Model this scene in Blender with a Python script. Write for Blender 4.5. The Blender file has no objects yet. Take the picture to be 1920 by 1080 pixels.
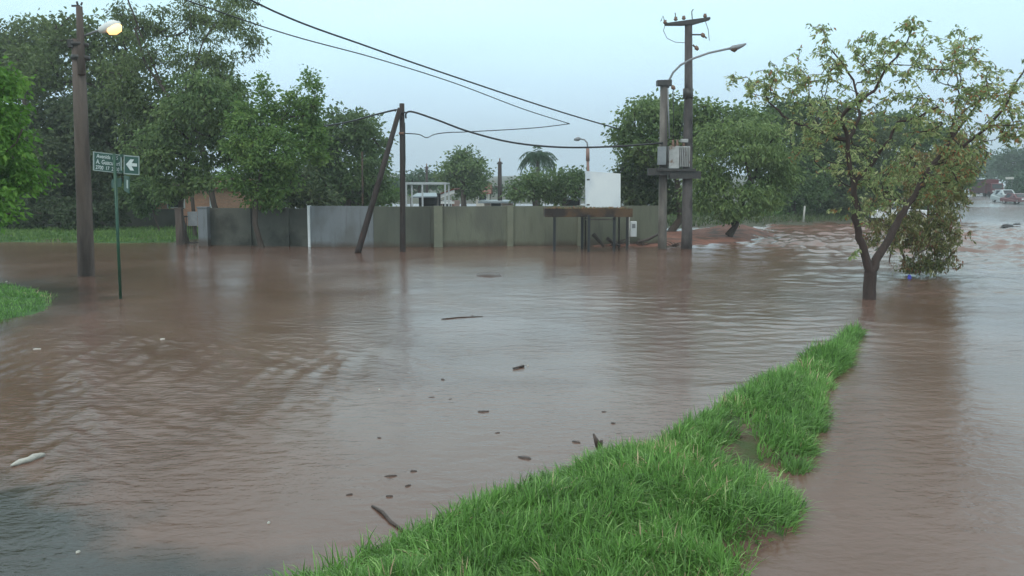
import bpy, math, random
import numpy as np
from mathutils import Vector
random.seed(7)
C = bpy.context.scene
COL = C.collection
R = math.radians

# ------------------------------------------------------------------ camera
F = 1663.0; PITCH = math.atan(190.0 / F); CAMZ = 2.5
cd = bpy.data.cameras.new('camera'); cam = bpy.data.objects.new('camera', cd); COL.objects.link(cam)
cam.location = (0, 0, CAMZ); cam.rotation_euler = (math.pi / 2 - PITCH, 0, 0)
cd.sensor_width = 36.0; cd.lens = 36.0 * F / 1920.0
cd.clip_start = 0.1; cd.clip_end = 5000
C.camera = cam

# ------------------------------------------------------------------ world and sun
SUN_EL, SUN_AZ = 48, 200
w = bpy.data.worlds.new('World'); C.world = w; w.use_nodes = True
nt = w.node_tree; nt.nodes.clear()
out = nt.nodes.new('ShaderNodeOutputWorld'); bg = nt.nodes.new('ShaderNodeBackground'); bg.inputs[1].default_value = 0.10
sky = nt.nodes.new('ShaderNodeTexSky'); sky.sky_type = 'NISHITA'; sky.sun_disc = False
sky.sun_elevation = R(SUN_EL); sky.sun_rotation = R(SUN_AZ); sky.dust_density = 4; sky.air_density = 1.5
tc = nt.nodes.new('ShaderNodeTexCoord'); sx = nt.nodes.new('ShaderNodeSeparateXYZ')
nt.links.new(tc.outputs['Generated'], sx.inputs[0])
rp = nt.nodes.new('ShaderNodeValToRGB'); cr = rp.color_ramp
cr.elements[0].position = 0.0; cr.elements[0].color = (.56, .76, .98, 1)
cr.elements[1].position = 1.0; cr.elements[1].color = (.98, 1.0, 1.0, 1)
for p, c in ((.09, (.60, .85, 1.06, 1)), (.16, (.66, .96, 1.10, 1)), (.24, (.72, 1.05, 1.12, 1))):
    e = cr.elements.new(p); e.color = c
nz = nt.nodes.new('ShaderNodeTexNoise'); nz.inputs['Scale'].default_value = 2.2; nz.inputs['Detail'].default_value = 4
mp = nt.nodes.new('ShaderNodeMapping'); mp.inputs['Scale'].default_value = (1, 1, 3.5)
nt.links.new(tc.outputs['Generated'], mp.inputs[0]); nt.links.new(mp.outputs[0], nz.inputs[0])
nt.links.new(sx.outputs[2], rp.inputs[0])
mul = nt.nodes.new('ShaderNodeVectorMath'); mul.operation = 'SCALE'
nm = nt.nodes.new('ShaderNodeMapRange'); nm.inputs[1].default_value = .3; nm.inputs[2].default_value = .7
nm.inputs[3].default_value = 9.8; nm.inputs[4].default_value = 11.5
nt.links.new(nz.outputs[0], nm.inputs[0]); nt.links.new(rp.outputs[0], mul.inputs[0]); nt.links.new(nm.outputs[0], mul.inputs['Scale'])
mx = nt.nodes.new('ShaderNodeMix'); mx.data_type = 'RGBA'; mx.inputs[0].default_value = .88
nt.links.new(sky.outputs[0], mx.inputs[6]); nt.links.new(mul.outputs[0], mx.inputs[7])
nt.links.new(mx.outputs[2], bg.inputs[0]); nt.links.new(bg.outputs[0], out.inputs[0])

sl = bpy.data.lights.new('sun', 'SUN'); sl.energy = 0.6; sl.angle = R(25); sl.color = (1, .97, .92)
so = bpy.data.objects.new('sun', sl); COL.objects.link(so)
so.rotation_euler = (R(90 - SUN_EL), 0, R(180 - SUN_AZ))
C.view_settings.view_transform = 'Standard'; C.view_settings.look = 'None'
C.view_settings.exposure = 0.3; C.view_settings.gamma = 1.0
C.render.engine = 'CYCLES'
C.cycles.max_bounces = 6; C.cycles.diffuse_bounces = 3; C.cycles.glossy_bounces = 2; C.cycles.transmission_bounces = 2
C.cycles.volume_bounces = 0; C.cycles.transparent_max_bounces = 4

# ------------------------------------------------------------------ helpers
CP, SP = math.cos(PITCH), math.sin(PITCH)
def W(px, py, Y=None, z=None):
    """a point of the place: on the height z, or at the depth Y"""
    a, b = px - 960.0, 540.0 - py
    d = (a, F * CP + b * SP, -F * SP + b * CP)
    t = Y / d[1] if Y is not None else (z - CAMZ) / d[2]
    return Vector((d[0] * t, d[1] * t, CAMZ + d[2] * t))
def G(px, py): return W(px, py, z=0.0)
ORI = {}
def tag(o, label=None, cat=None, group=None, kind=None):
    if label: o['label'] = label
    if cat: o['category'] = cat
    if group: o['group'] = group
    if kind: o['kind'] = kind
    return o
def empty(name, loc, label, cat, group=None):
    o = bpy.data.objects.new(name, None); COL.objects.link(o); o.location = loc
    o.empty_display_size = .2; ORI[o.name] = Vector(loc); return tag(o, label, cat, group)
def link(name, me, mat, parent, origin):
    o = bpy.data.objects.new(name, me); COL.objects.link(o)
    if mat: me.materials.append(mat)
    if parent is not None: o.parent = parent
    else: o.location = origin
    ORI[o.name] = Vector(origin)
    return o
def org(parent, origin): return ORI[parent.name] if parent is not None else Vector(origin)

class MB:
    def __init__(s): s.v = []; s.f = []; s.sm = []
    def quad(s, a, b, c, d): n = len(s.v); s.v += [Vector(a), Vector(b), Vector(c), Vector(d)]; s.f.append((n, n+1, n+2, n+3)); s.sm.append(False); return s
    def hexa(s, p):   # 8 corners, bottom ring then top ring
        n = len(s.v); s.v += [Vector(q) for q in p]
        for f in ((3,2,1,0),(4,5,6,7),(0,1,5,4),(1,2,6,5),(2,3,7,6),(3,0,4,7)): s.f.append(tuple(n+i for i in f)); s.sm.append(False)
        return s
    def box(s, c, sz, rz=0.0, rx=0.0, ry=0.0, bev=0.0):
        from mathutils import Euler
        M = Euler((rx, ry, rz)).to_matrix(); hx, hy, hz = sz[0]/2, sz[1]/2, sz[2]/2
        p = [Vector(c) + M @ Vector((a*hx, b*hy, d*hz)) for d in (-1, 1) for a, b in ((-1,-1),(1,-1),(1,1),(-1,1))]
        return s.hexa(p)
    def tube(s, pts, rad, n=8, cap=True):
        pts = [Vector(p) for p in pts]
        if not hasattr(rad, '__len__'): rad = [rad]*len(pts)
        b = len(s.v); prev = None
        for i, p in enumerate(pts):
            t = (pts[min(i+1, len(pts)-1)] - pts[max(i-1, 0)])
            t = t.normalized() if t.length > 1e-9 else Vector((0,0,1))
            if prev is None: u = t.orthogonal().normalized()
            else:
                u = prev - t*prev.dot(t)
                u = u.normalized() if u.length > 1e-6 else t.orthogonal().normalized()
            prev = u; v2 = t.cross(u)
            for k in range(n):
                a = 2*math.pi*k/n; s.v.append(p + (u*math.cos(a) + v2*math.sin(a))*rad[i])
        for i in range(len(pts)-1):
            for k in range(n):
                k2 = (k+1) % n; s.f.append((b+i*n+k, b+i*n+k2, b+(i+1)*n+k2, b+(i+1)*n+k)); s.sm.append(True)
        if cap:
            s.f.append(tuple(b+k for k in reversed(range(n)))); s.sm.append(False)
            e = b+(len(pts)-1)*n; s.f.append(tuple(e+k for k in range(n))); s.sm.append(False)
        return s
    def prism(s, poly, d):   # planar polygon pushed along vector d
        n = len(s.v); k = len(poly); d = Vector(d)
        s.v += [Vector(p) for p in poly] + [Vector(p)+d for p in poly]
        s.f.append(tuple(n+i for i in reversed(range(k)))); s.f.append(tuple(n+k+i for i in range(k))); s.sm += [False]*2
        for i in range(k): j = (i+1) % k; s.f.append((n+i, n+j, n+k+j, n+k+i)); s.sm.append(False)
        return s
    def build(s, name, mat, parent=None, origin=None, bevel=0.0):
        if origin is None and parent is None:
            xs = [v.x for v in s.v]; ys = [v.y for v in s.v]; zs = [v.z for v in s.v]
            origin = Vector(((min(xs)+max(xs))/2, (min(ys)+max(ys))/2, min(zs)))
        o3 = org(parent, origin)
        me = bpy.data.meshes.new(name); me.from_pydata([tuple(v-o3) for v in s.v], [], s.f)
        me.polygons.foreach_set('use_smooth', s.sm); me.update()
        o = link(name, me, mat, parent, o3)
        if bevel > 0:
            m = o.modifiers.new('bevel', 'BEVEL'); m.width = bevel; m.segments = 2; m.limit_method = 'ANGLE'
        return o

def np_mesh(name, V, Q, mat, parent=None, origin=(0, 0, 0), attr=None, smooth=False, cattr=None):
    o3 = org(parent, origin); V = V - np.array(o3)[None, :]
    me = bpy.data.meshes.new(name); k = Q.shape[1]
    me.vertices.add(len(V)); me.vertices.foreach_set('co', V.astype(np.float32).ravel())
    me.loops.add(Q.size); me.loops.foreach_set('vertex_index', Q.astype(np.int32).ravel())
    me.polygons.add(len(Q)); me.polygons.foreach_set('loop_start', np.arange(0, Q.size, k, dtype=np.int32))
    me.polygons.foreach_set('loop_total', np.full(len(Q), k, dtype=np.int32))
    me.update(calc_edges=True); me.validate()
    me.polygons.foreach_set('use_smooth', np.full(len(me.polygons), smooth))
    for an, av in (attr or {}).items():
        a = me.attributes.new(an, 'FLOAT', 'POINT'); a.data.foreach_set('value', av.astype(np.float32))
    return link(name, me, mat, parent, o3)

# numpy value noise
def vnoise(x, y, seed=0):
    xi = np.floor(x).astype(np.int64); yi = np.floor(y).astype(np.int64); xf = x-xi; yf = y-yi
    def h(a, b):
        n = (a*374761393 + b*668265263 + seed*1442695041) & 0xffffffff
        n = ((n ^ (n >> 13)) * 1274126177) & 0xffffffff
        return ((n ^ (n >> 16)) & 0xffff) / 65535.0
    u = xf*xf*(3-2*xf); v = yf*yf*(3-2*yf)
    return (h(xi,yi)*(1-u)+h(xi+1,yi)*u)*(1-v) + (h(xi,yi+1)*(1-u)+h(xi+1,yi+1)*u)*v
def fbm(x, y, seed=0, o=4):
    r = 0; a = .5; t = 0
    for i in range(o): r = r + a*vnoise(x*2**i, y*2**i, seed+i); t += a; a *= .5
    return r/t

# ------------------------------------------------------------------ materials
def mat(name, c1, c2=None, rough=.8, scale=4.0, bump=0.0, bscale=None, metal=0.0, stretch=(1,1,1), spec=.5, c3=None, scale3=.7, emit=None, es=0, thr3=(.5,.62), coat=0, tide=0):
    m = bpy.data.materials.new(name); m.use_nodes = True; n = m.node_tree; p = n.nodes['Principled BSDF']
    p.inputs['Roughness'].default_value = rough; p.inputs['Metallic'].default_value = metal
    p.inputs['Specular IOR Level'].default_value = spec; p.inputs['Coat Weight'].default_value = coat
    p.inputs['Base Color'].default_value = (*c1, 1)
    tcn = n.nodes.new('ShaderNodeTexCoord'); mpn = n.nodes.new('ShaderNodeMapping'); mpn.inputs['Scale'].default_value = stretch
    n.links.new(tcn.outputs['Object'], mpn.inputs[0])
    if c2 is not None:
        no = n.nodes.new('ShaderNodeTexNoise'); no.inputs['Scale'].default_value = scale; no.inputs['Detail'].default_value = 7; no.inputs['Roughness'].default_value = .65
        n.links.new(mpn.outputs[0], no.inputs[0])
        r = n.nodes.new('ShaderNodeValToRGB'); r.color_ramp.elements[0].position = .34; r.color_ramp.elements[1].position = .66
        r.color_ramp.elements[0].color = (*c1, 1); r.color_ramp.elements[1].color = (*c2, 1)
        n.links.new(no.outputs[0], r.inputs[0]); last = r.outputs[0]
        if c3 is not None:
            n3 = n.nodes.new('ShaderNodeTexNoise'); n3.inputs['Scale'].default_value = scale3; n3.inputs['Detail'].default_value = 6
            n.links.new(mpn.outputs[0], n3.inputs[0])
            mr = n.nodes.new('ShaderNodeMapRange'); mr.inputs[1].default_value = thr3[0]; mr.inputs[2].default_value = thr3[1]
            n.links.new(n3.outputs[0], mr.inputs[0])
            mm = n.nodes.new('ShaderNodeMix'); mm.data_type = 'RGBA'
            n.links.new(mr.outputs[0], mm.inputs[0]); n.links.new(last, mm.inputs[6]); mm.inputs[7].default_value = (*c3, 1); last = mm.outputs[2]
        if tide:   # brown silt left on the foot of the wall by the flood
            sz = n.nodes.new('ShaderNodeSeparateXYZ'); n.links.new(tcn.outputs['Object'], sz.inputs[0])
            tn = n.nodes.new('ShaderNodeTexNoise'); tn.inputs['Scale'].default_value = 1.5; tn.inputs['Detail'].default_value = 6; n.links.new(mpn.outputs[0], tn.inputs[0])
            ta = n.nodes.new('ShaderNodeMath'); ta.operation = 'MULTIPLY_ADD'; ta.inputs[1].default_value = .5; n.links.new(tn.outputs[0], ta.inputs[0]); n.links.new(sz.outputs[2], ta.inputs[2])
            tr_ = n.nodes.new('ShaderNodeMapRange'); tr_.inputs[1].default_value = .72; tr_.inputs[2].default_value = .92; tr_.inputs[3].default_value = .75; tr_.inputs[4].default_value = 0; n.links.new(ta.outputs[0], tr_.inputs[0])
            tm = n.nodes.new('ShaderNodeMix'); tm.data_type = 'RGBA'; n.links.new(tr_.outputs[0], tm.inputs[0]); n.links.new(last, tm.inputs[6]); tm.inputs[7].default_value = (.075,.052,.036,1); last = tm.outputs[2]
            # grime running down from the top
            wn = n.nodes.new('ShaderNodeTexNoise'); wn.inputs['Scale'].default_value = 6; wn.inputs['Detail'].default_value = 4; wm = n.nodes.new('ShaderNodeMapping'); wm.inputs['Scale'].default_value = (1, 1, .12)
            n.links.new(tcn.outputs['Object'], wm.inputs[0]); n.links.new(wm.outputs[0], wn.inputs[0]); wr = n.nodes.new('ShaderNodeMapRange'); wr.inputs[1].default_value = .55; wr.inputs[2].default_value = .72; wr.inputs[4].default_value = .45; n.links.new(wn.outputs[0], wr.inputs[0])
            tm2 = n.nodes.new('ShaderNodeMix'); tm2.data_type = 'RGBA'; n.links.new(wr.outputs[0], tm2.inputs[0]); n.links.new(last, tm2.inputs[6]); tm2.inputs[7].default_value = (.07,.072,.062,1); last = tm2.outputs[2]
        n.links.new(last, p.inputs['Base Color'])
    if bump:
        nb = n.nodes.new('ShaderNodeTexNoise'); nb.inputs['Scale'].default_value = bscale or scale*3; nb.inputs['Detail'].default_value = 6
        n.links.new(mpn.outputs[0], nb.inputs[0]); bn = n.nodes.new('ShaderNodeBump'); bn.inputs['Strength'].default_value = bump; bn.inputs['Distance'].default_value = .05
        n.links.new(nb.outputs[0], bn.inputs['Height']); n.links.new(bn.outputs[0], p.inputs['Normal'])
    if emit: p.inputs['Emission Color'].default_value = (*emit, 1); p.inputs['Emission Strength'].default_value = es
    return m
def leafmat(name, stops, trans=.3, gloss=.35):
    m = bpy.data.materials.new(name); m.use_nodes = True; n = m.node_tree; p = n.nodes['Principled BSDF']
    p.inputs['Roughness'].default_value = .55; p.inputs['Specular IOR Level'].default_value = gloss
    a = n.nodes.new('ShaderNodeAttribute'); a.attribute_name = 'tint'
    r = n.nodes.new('ShaderNodeValToRGB'); e = r.color_ramp.elements
    e[0].position = stops[0][0]; e[0].color = (*stops[0][1], 1); e[1].position = stops[-1][0]; e[1].color = (*stops[-1][1], 1)
    for q, c in stops[1:-1]: x = e.new(q); x.color = (*c, 1)
    n.links.new(a.outputs['Fac'], r.inputs[0]); n.links.new(r.outputs[0], p.inputs['Base Color'])
    t = n.nodes.new('ShaderNodeBsdfTranslucent'); n.links.new(r.outputs[0], t.inputs[0])
    mxs = n.nodes.new('ShaderNodeMixShader'); mxs.inputs[0].default_value = trans
    n.links.new(p.outputs[0], mxs.inputs[1]); n.links.new(t.outputs[0], mxs.inputs[2])
    n.links.new(mxs.outputs[0], n.nodes['Material Output'].inputs[0]); return m

M = dict(
 concrete=mat('pole_concrete', (.075,.064,.062), (.125,.108,.104), .8, 3, .35, 30, stretch=(1,1,.4), c3=(.035,.03,.03), scale3=1.3),
 concrete_pale=mat('pale_concrete', (.23,.205,.175), (.10,.088,.082), .85, 2.5, .4, 25, stretch=(1,1,.3), c3=(.07,.06,.055), scale3=1.2),
 oldpole=mat('old_pole', (.085,.062,.052), (.14,.108,.092), .85, 3, .5, 22, stretch=(1,1,.15), c3=(.05,.036,.03), scale3=2),
 darkwood=mat('tarred_wood', (.018,.013,.012), (.04,.024,.02), .7, 5, .4, 30, stretch=(1,1,.2), c3=(.10,.035,.022), scale3=1.6, thr3=(.56,.66)),
 darkmetal=mat('dark_metal', (.03,.03,.03), (.06,.05,.045), .5, 8, .1),
 grey=mat('grey_metal', (.28,.29,.30), (.20,.21,.22), .5, 5, .1, metal=.2),
 porcelain=mat('porcelain', (.16,.08,.05), (.22,.13,.09), .25, 6),
 transformer=mat('transformer_paint', (.42,.42,.41), (.30,.30,.29), .5, 4, .1, c3=(.18,.12,.09), scale3=3, thr3=(.6,.7)),
 cable=mat('cable', (.012,.013,.016), None, .5),
 green=mat('green_post_paint', (.015,.06,.035), (.02,.085,.05), .4, 8),
 signgreen=mat('sign_green', (.02,.075,.055), (.03,.09,.065), .4, 6),
 signwhite=mat('sign_white', (.62,.68,.66), (.5,.56,.54), .45, 20),
 signframe=mat('sign_frame', (.32,.38,.36), (.25,.30,.28), .5, 20),
 lampwhite=mat('lamp_housing', (.75,.75,.72), None, .4),
 lampglow=mat('lamp_glow', (1,.75,.4), None, .4, emit=(1.0,.50,.19), es=1.6),
 wallgrey=mat('grey_plaster', (.19,.205,.22), (.165,.18,.19), .9, 1.6, .15, 20, stretch=(1,1,.5), c3=(.13,.135,.135), scale3=.9, tide=1),
 wallolive=mat('olive_wall', (.165,.17,.125), (.135,.14,.10), .9, 1.3, .15, 18, stretch=(1,1,.35), c3=(.115,.115,.09), scale3=.7, tide=1),
 wallolive2=mat('dark_olive_wall', (.085,.09,.07), (.11,.115,.09), .9, 1.3, .15, 18, stretch=(1,1,.3), c3=(.075,.075,.06), scale3=.7, tide=1),
 pilaster=mat('pilaster_concrete', (.20,.20,.145), (.165,.17,.125), .9, 2, .15, 18),
 walldark=mat('shade_dark_wall', (.078,.080,.068), (.105,.105,.088), .9, 1.4, .2, 18, c3=(.04,.042,.035), scale3=.8),  # dark base colour carries the tree shade over this wall
 wallblack=mat('shade_black_wall', (.028,.032,.026), (.045,.05,.04), .9, 1.2, .2, 18),  # near black tone puts the deep shade under the trees into the colour
 white=mat('white_paint', (.72,.74,.74), (.62,.64,.64), .5, 2),
 board=mat('white_board', (.78,.80,.80), (.68,.71,.73), .45, .9, stretch=(1,1,.5), c3=(.60,.64,.68), scale3=1.1),
 rust=mat('rusty_sheet', (.050,.032,.022), (.12,.066,.032), .85, 1.6, .3, 15, c3=(.028,.020,.018), scale3=1.3, thr3=(.45,.58)),
 brick=None,
 roofmetal=mat('metal_roof', (.26,.30,.33), (.20,.23,.25), .4, 2, metal=.3),
 rooftile=mat('tile_roof', (.22,.08,.05), (.13,.055,.04), .8, 4, .3, 10),
 cream=mat('cream_wall', (.55,.52,.46), (.45,.43,.38), .9, 2),
 pinkwall=mat('pink_brown_wall', (.32,.20,.17), (.26,.17,.14), .9, 2),
 glass=mat('dark_glass', (.02,.025,.03), None, .08),
 bark=mat('bark', (.045,.033,.027), (.085,.062,.05), .9, 4, .7, 18, stretch=(1,1,.25)),
 barkgrey=mat('grey_bark', (.09,.075,.065), (.14,.12,.105), .9, 4, .6, 18, stretch=(1,1,.25)),
 barkred=mat('young_bark', (.040,.026,.022), (.07,.045,.038), .85, 6, .5, 20, stretch=(1,1,.3)),
 soil=mat('red_soil', (.16,.062,.04), (.25,.11,.075), .75, 2.2, .6, 12, c3=(.09,.05,.035), scale3=1.2),
 banksoil=mat('bank_soil', (.10,.05,.035), (.15,.085,.06), .8, 5, .8, 20, c3=(.05,.075,.02), scale3=2, thr3=(.45,.6)),
 lawn=mat('lawn_ground', (.035,.095,.02), (.055,.13,.03), .9, 3, .5, 25, c3=(.10,.075,.045), scale3=.5, thr3=(.58,.68)),
 ground=mat('rough_ground', (.045,.06,.03), (.08,.065,.045), .95, .2, .3, 2),
 asphalt=mat('wet_asphalt', (.022,.026,.025), (.042,.046,.044), .22, 3, .5, 60, c3=(.085,.055,.045), scale3=.9, thr3=(.5,.7)),
 road=mat('wet_sheen_road', (.22,.225,.235), (.30,.30,.30), .2, .3, .1, 3, c3=(.2,.15,.13), scale3=.08),  # base colour raised pale to stand for the wet sheen
 tyre=mat('tyre', (.015,.015,.016), None, .8), rim=mat('rim', (.4,.4,.4), None, .35, metal=.6),
 carwhite=mat('white_car_paint', (.70,.71,.72), None, .25, coat=.6), carsilver=mat('silver_car_paint', (.40,.45,.46), None, .25, coat=.6),
 carred=mat('red_car_paint', (.13,.03,.035), None, .3, coat=.4), truckred=mat('red_truck_paint', (.16,.025,.035), (.10,.02,.03), .5, 1),
 lens=mat('headlight_lens', (.7,.7,.7), None, .15), trim=mat('black_trim', (.02,.02,.022), None, .4),
 plastic=mat('white_litter', (.50,.48,.42), (.36,.34,.30), .4, 12, .3), stick=mat('wet_stick', (.045,.03,.025), (.08,.055,.045), .6, 8, .5),
 deadleaf=mat('dead_leaf', (.035,.02,.016), (.07,.04,.028), .5, 14), blue=mat('blue_litter', (.04,.05,.45), None, .4),
 pipe=mat('galvanised', (.5,.52,.53), (.4,.42,.43), .4, 6, metal=.2), whitepost=mat('weathered_white', (.5,.49,.45), (.34,.32,.29), .8, 6),
)
def brickmat():
    m = bpy.data.materials.new('orange_brick'); m.use_nodes = True; n = m.node_tree; p = n.nodes['Principled BSDF']; p.inputs['Roughness'].default_value = .9
    t = n.nodes.new('ShaderNodeTexCoord'); b = n.nodes.new('ShaderNodeTexBrick'); mp_ = n.nodes.new('ShaderNodeMapping'); mp_.inputs['Rotation'].default_value = (R(90), 0, 0)
    b.inputs['Color1'].default_value = (.62,.30,.19,1); b.inputs['Color2'].default_value = (.52,.24,.15,1); b.inputs['Mortar'].default_value = (.42,.32,.26,1)
    b.inputs['Scale'].default_value = 3.2; b.inputs['Mortar Size'].default_value = .03
    n.links.new(t.outputs['Object'], mp_.inputs[0]); n.links.new(mp_.outputs[0], b.inputs[0]); n.links.new(b.outputs[0], p.inputs['Base Color']); return m
M['brick'] = brickmat()
L = dict(
 bright=leafmat('bright_leaf', [(0,(0.057,0.147,0.018)),(.5,(0.114,0.263,0.032)),(1,(0.215,0.378,0.064))], .35),
 olive=leafmat('olive_leaf', [(0,(0.066,0.105,0.033)),(.5,(0.118,0.169,0.053)),(1,(0.191,0.258,0.090))]),
 dark=leafmat('dark_leaf', [(0,(0.035,0.060,0.026)),(.5,(0.068,0.103,0.041)),(1,(0.131,0.166,0.065))]),
 mid=leafmat('mid_leaf', [(0,(0.068,0.121,0.043)),(.5,(0.125,0.199,0.068)),(1,(0.228,0.311,0.103))]),
 fresh=leafmat('fresh_leaf', [(0,(0.065,0.132,0.037)),(.5,(0.129,0.232,0.058)),(1,(0.261,0.371,0.095))]),
 far=leafmat('far_leaf', [(0,(0.042,0.090,0.050)),(.5,(0.072,0.132,0.072)),(1,(0.108,0.180,0.094))]),
 wisp=leafmat('wisp_leaf', [(0,(0.072,0.112,0.042)),(.5,(0.133,0.189,0.063)),(1,(0.232,0.292,0.105))]),
 front=leafmat('drooping_leaf', [(0,(.40,.20,.09)),(.10,(.36,.26,.10)),(.2,(.14,.19,.08)),(.5,(.24,.32,.13)),(.8,(.38,.47,.20)),(1,(.60,.62,.32))], .55),
 under=leafmat('yellowing_leaf', [(0,(0.320,0.132,0.082)),(.15,(0.296,0.189,0.098)),(.35,(0.136,0.165,0.069)),(.7,(0.273,0.289,0.111)),(.9,(0.503,0.465,0.220)),(1,(0.784,0.736,0.606))], .5),
 grass=leafmat('grass_blade', [(0,(0.062,0.129,0.034)),(.45,(0.136,0.288,0.064)),(.8,(0.230,0.454,0.105)),(.95,(0.459,0.605,0.254)),(1,(0.704,0.454,0.338))], .3, .5),
)

# ------------------------------------------------------------------ setting: ground, water, banks, road, hills
def rise(Y, X=0.0): return np.clip((Y-110.0)*.0217, 0, 10.0)
def grid_obj(name, X, Y, Z, m, attr=None, smooth=True, keep=None):
    ny, nx = X.shape; idx = np.arange(nx*ny).reshape(ny, nx)
    Q = np.stack([idx[:-1,:-1], idx[:-1,1:], idx[1:,1:], idx[1:,:-1]], -1).reshape(-1, 4)
    V = np.stack([X, Y, Z], -1).reshape(-1, 3)
    if keep is not None:
        kf = keep.reshape(-1); Q = Q[kf[Q].any(1)]
        used = np.unique(Q); mp2 = -np.ones(len(V), int); mp2[used] = np.arange(len(used)); V = V[used]; Q = mp2[Q]
        if attr: attr = {k: v.reshape(-1)[used] for k, v in attr.items()}
    elif attr: attr = {k: v.reshape(-1) for k, v in attr.items()}
    return np_mesh(name, V, Q, m, attr=attr, smooth=smooth)
gx, gy = np.meshgrid(np.linspace(-900, 900, 121), np.concatenate([np.linspace(-60, 200, 66), np.linspace(215, 1600, 60)]))
gz = -0.45 + rise(gy) + np.where(gy > 130, (fbm(gx*.012, gy*.012, 5)-.5)*np.clip((gy-130)*.02, 0, 7), 0)
roadx = lambda Y: (1880-960)/F*110 + (Y-110)*((1838-960)/F*330-(1880-960)/F*110)/220
inroad = np.abs(gx-roadx(gy)) < 22
gz = np.where(inroad & (gy > 100), -0.45+rise(gy), gz)
tag(grid_obj('ground', gx, gy, gz, M['ground']), kind='structure')

def sdist(px, py, poly):
    P = np.array(poly); d = np.full(px.shape, 1e9); inside = np.zeros(px.shape, bool)
    for i in range(len(P)):
        a, b = P[i], P[(i+1) % len(P)]; e = b-a
        t = np.clip(((px-a[0])*e[0]+(py-a[1])*e[1])/(e@e+1e-12), 0, 1)
        d = np.minimum(d, np.hypot(px-a[0]-t*e[0], py-a[1]-t*e[1]))
        c = ((a[1] > py) != (b[1] > py)) & (px < (b[0]-a[0])*(py-a[1])/(b[1]-a[1]+1e-12)+a[0]); inside ^= c
    return np.where(inside, d, -d)
def island(name, poly, hmax, slope, step, m, rough=.05, nscale=2.0, extra=None, seed=3):
    P = [(p.x, p.y) for p in poly]
    def h(x, y):
        x = np.asarray(x, float); y = np.asarray(y, float)
        s = sdist(x, y, P); z = hmax*(1-np.exp(-np.maximum(s, 0)*slope/hmax)) + np.minimum(s, 0)*slope
        z = z + (fbm(x*nscale, y*nscale, seed)-.5)*2*rough
        if extra: z = z+extra(x, y)
        return z
    xs = [p[0] for p in P]; ys = [p[1] for p in P]; mg = .6/slope*.6
    X, Y = np.meshgrid(np.arange(min(xs)-mg, max(xs)+mg, step), np.arange(min(ys)-mg, max(ys)+mg, step))
    Z = h(X, Y)
    tag(grid_obj(name, X, Y, Z, m, keep=Z > -.3), kind='structure')
    return h
bank_px = [(535,1120),(625,1072),(735,1030),(835,1000),(940,955),(1045,920),(1140,876),(1240,832),(1330,780),(1420,730),(1500,690),(1560,652),(1604,622),(1588,652),(1572,695),(1538,735),(1536,795),(1515,850),(1490,900),(1484,960),(1430,1010),(1355,1080),(1200,1350),(430,1350)]
BANK = [G(*p) for p in bank_px]
def lumps(x, y): return (fbm(x*1.1, y*1.1, 15)-.5)*.22+(fbm(x*2.6, y*2.6, 17, 2)-.5)*.12*(sdist(x, y, [(p.x, p.y) for p in BANK]) > .15)
bank_h = island('grass_bank', BANK, .15, .30, .07, M['banksoil'], .05, 3.2, lumps)
LB = [G(*p) for p in [(-260,525),(0,534),(60,543),(95,552),(98,564),(72,584),(0,604),(-260,640)]]
left_h = island('roadside_bank', LB, .07, .16, .08, M['lawn'], .035, 2.2)
BB = [G(*p) for p in [(-300,462),(20,454),(200,456),(330,455),(385,447)]] + [Vector((-10,52,0)), Vector((-40,54,0))]
back_h = island('lawn', BB, .22, .10, .4, M['lawn'], .04, .6)
def mound(x, y):
    c = G(1378,438); c2 = G(1270, 450)
    return .42*np.exp(-((x-c.x)**2/2.2+(y-c.y)**2/5)) + .1*np.exp(-((x-c2.x)**2/2+(y-c2.y)**2/3)) + (fbm(x*3, y*3, 9)-.5)*.10
DB = [G(*p) for p in [(1118,462),(1180,462),(1240,460),(1310,458),(1385,449),(1430,438),(1415,430),(1350,430),(1240,436),(1120,448)]]
dirt_h = island('dirt_bank', DB, .10, .15, .15, M['soil'], .02, 1.2, mound)
FB = [G(1235,430), G(1330,424), G(1480,420), G(1600,415), G(1700,410), G(1790,398), Vector((50,112,0)), Vector((20,112,0)), Vector((8,70,0))]
far_h = island('verge', FB, .35, .12, .6, M['ground'], .03, .3)
AS = [G(*p) for p in [(-250,900),(0,912),(120,922),(190,945),(215,985),(205,1020),(330,1046),(430,1062),(520,1110),(420,1400),(-250,1400)]]

# the far avenue climbing away
yy = np.linspace(96, 420, 60); tt = np.linspace(-1, 1, 9); YY, TT = np.meshgrid(yy, tt, indexing='ij')
XX = roadx(YY) + TT*7.5; ZZ = -.12 + rise(YY)+.02
ZZ = np.where(YY > 112, rise(YY)+.03, ZZ)
tag(grid_obj('road', XX, YY, ZZ, M['road']), kind='structure')
hx, hy = np.meshgrid(np.linspace(-700, 900, 90), np.linspace(620, 1100, 26))
hz = 6 + 14*fbm(hx*.006, hy*.004, 21)*np.sin(np.clip((hy-620)/480, 0, 1)*math.pi)**.6
tag(grid_obj('hills', hx, hy, hz, mat('hill_green', (.05,.07,.045), (.09,.085,.06), .95, .02, c3=(.2,.15,.12), scale3=.03, thr3=(.55,.6))), kind='structure')

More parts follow.
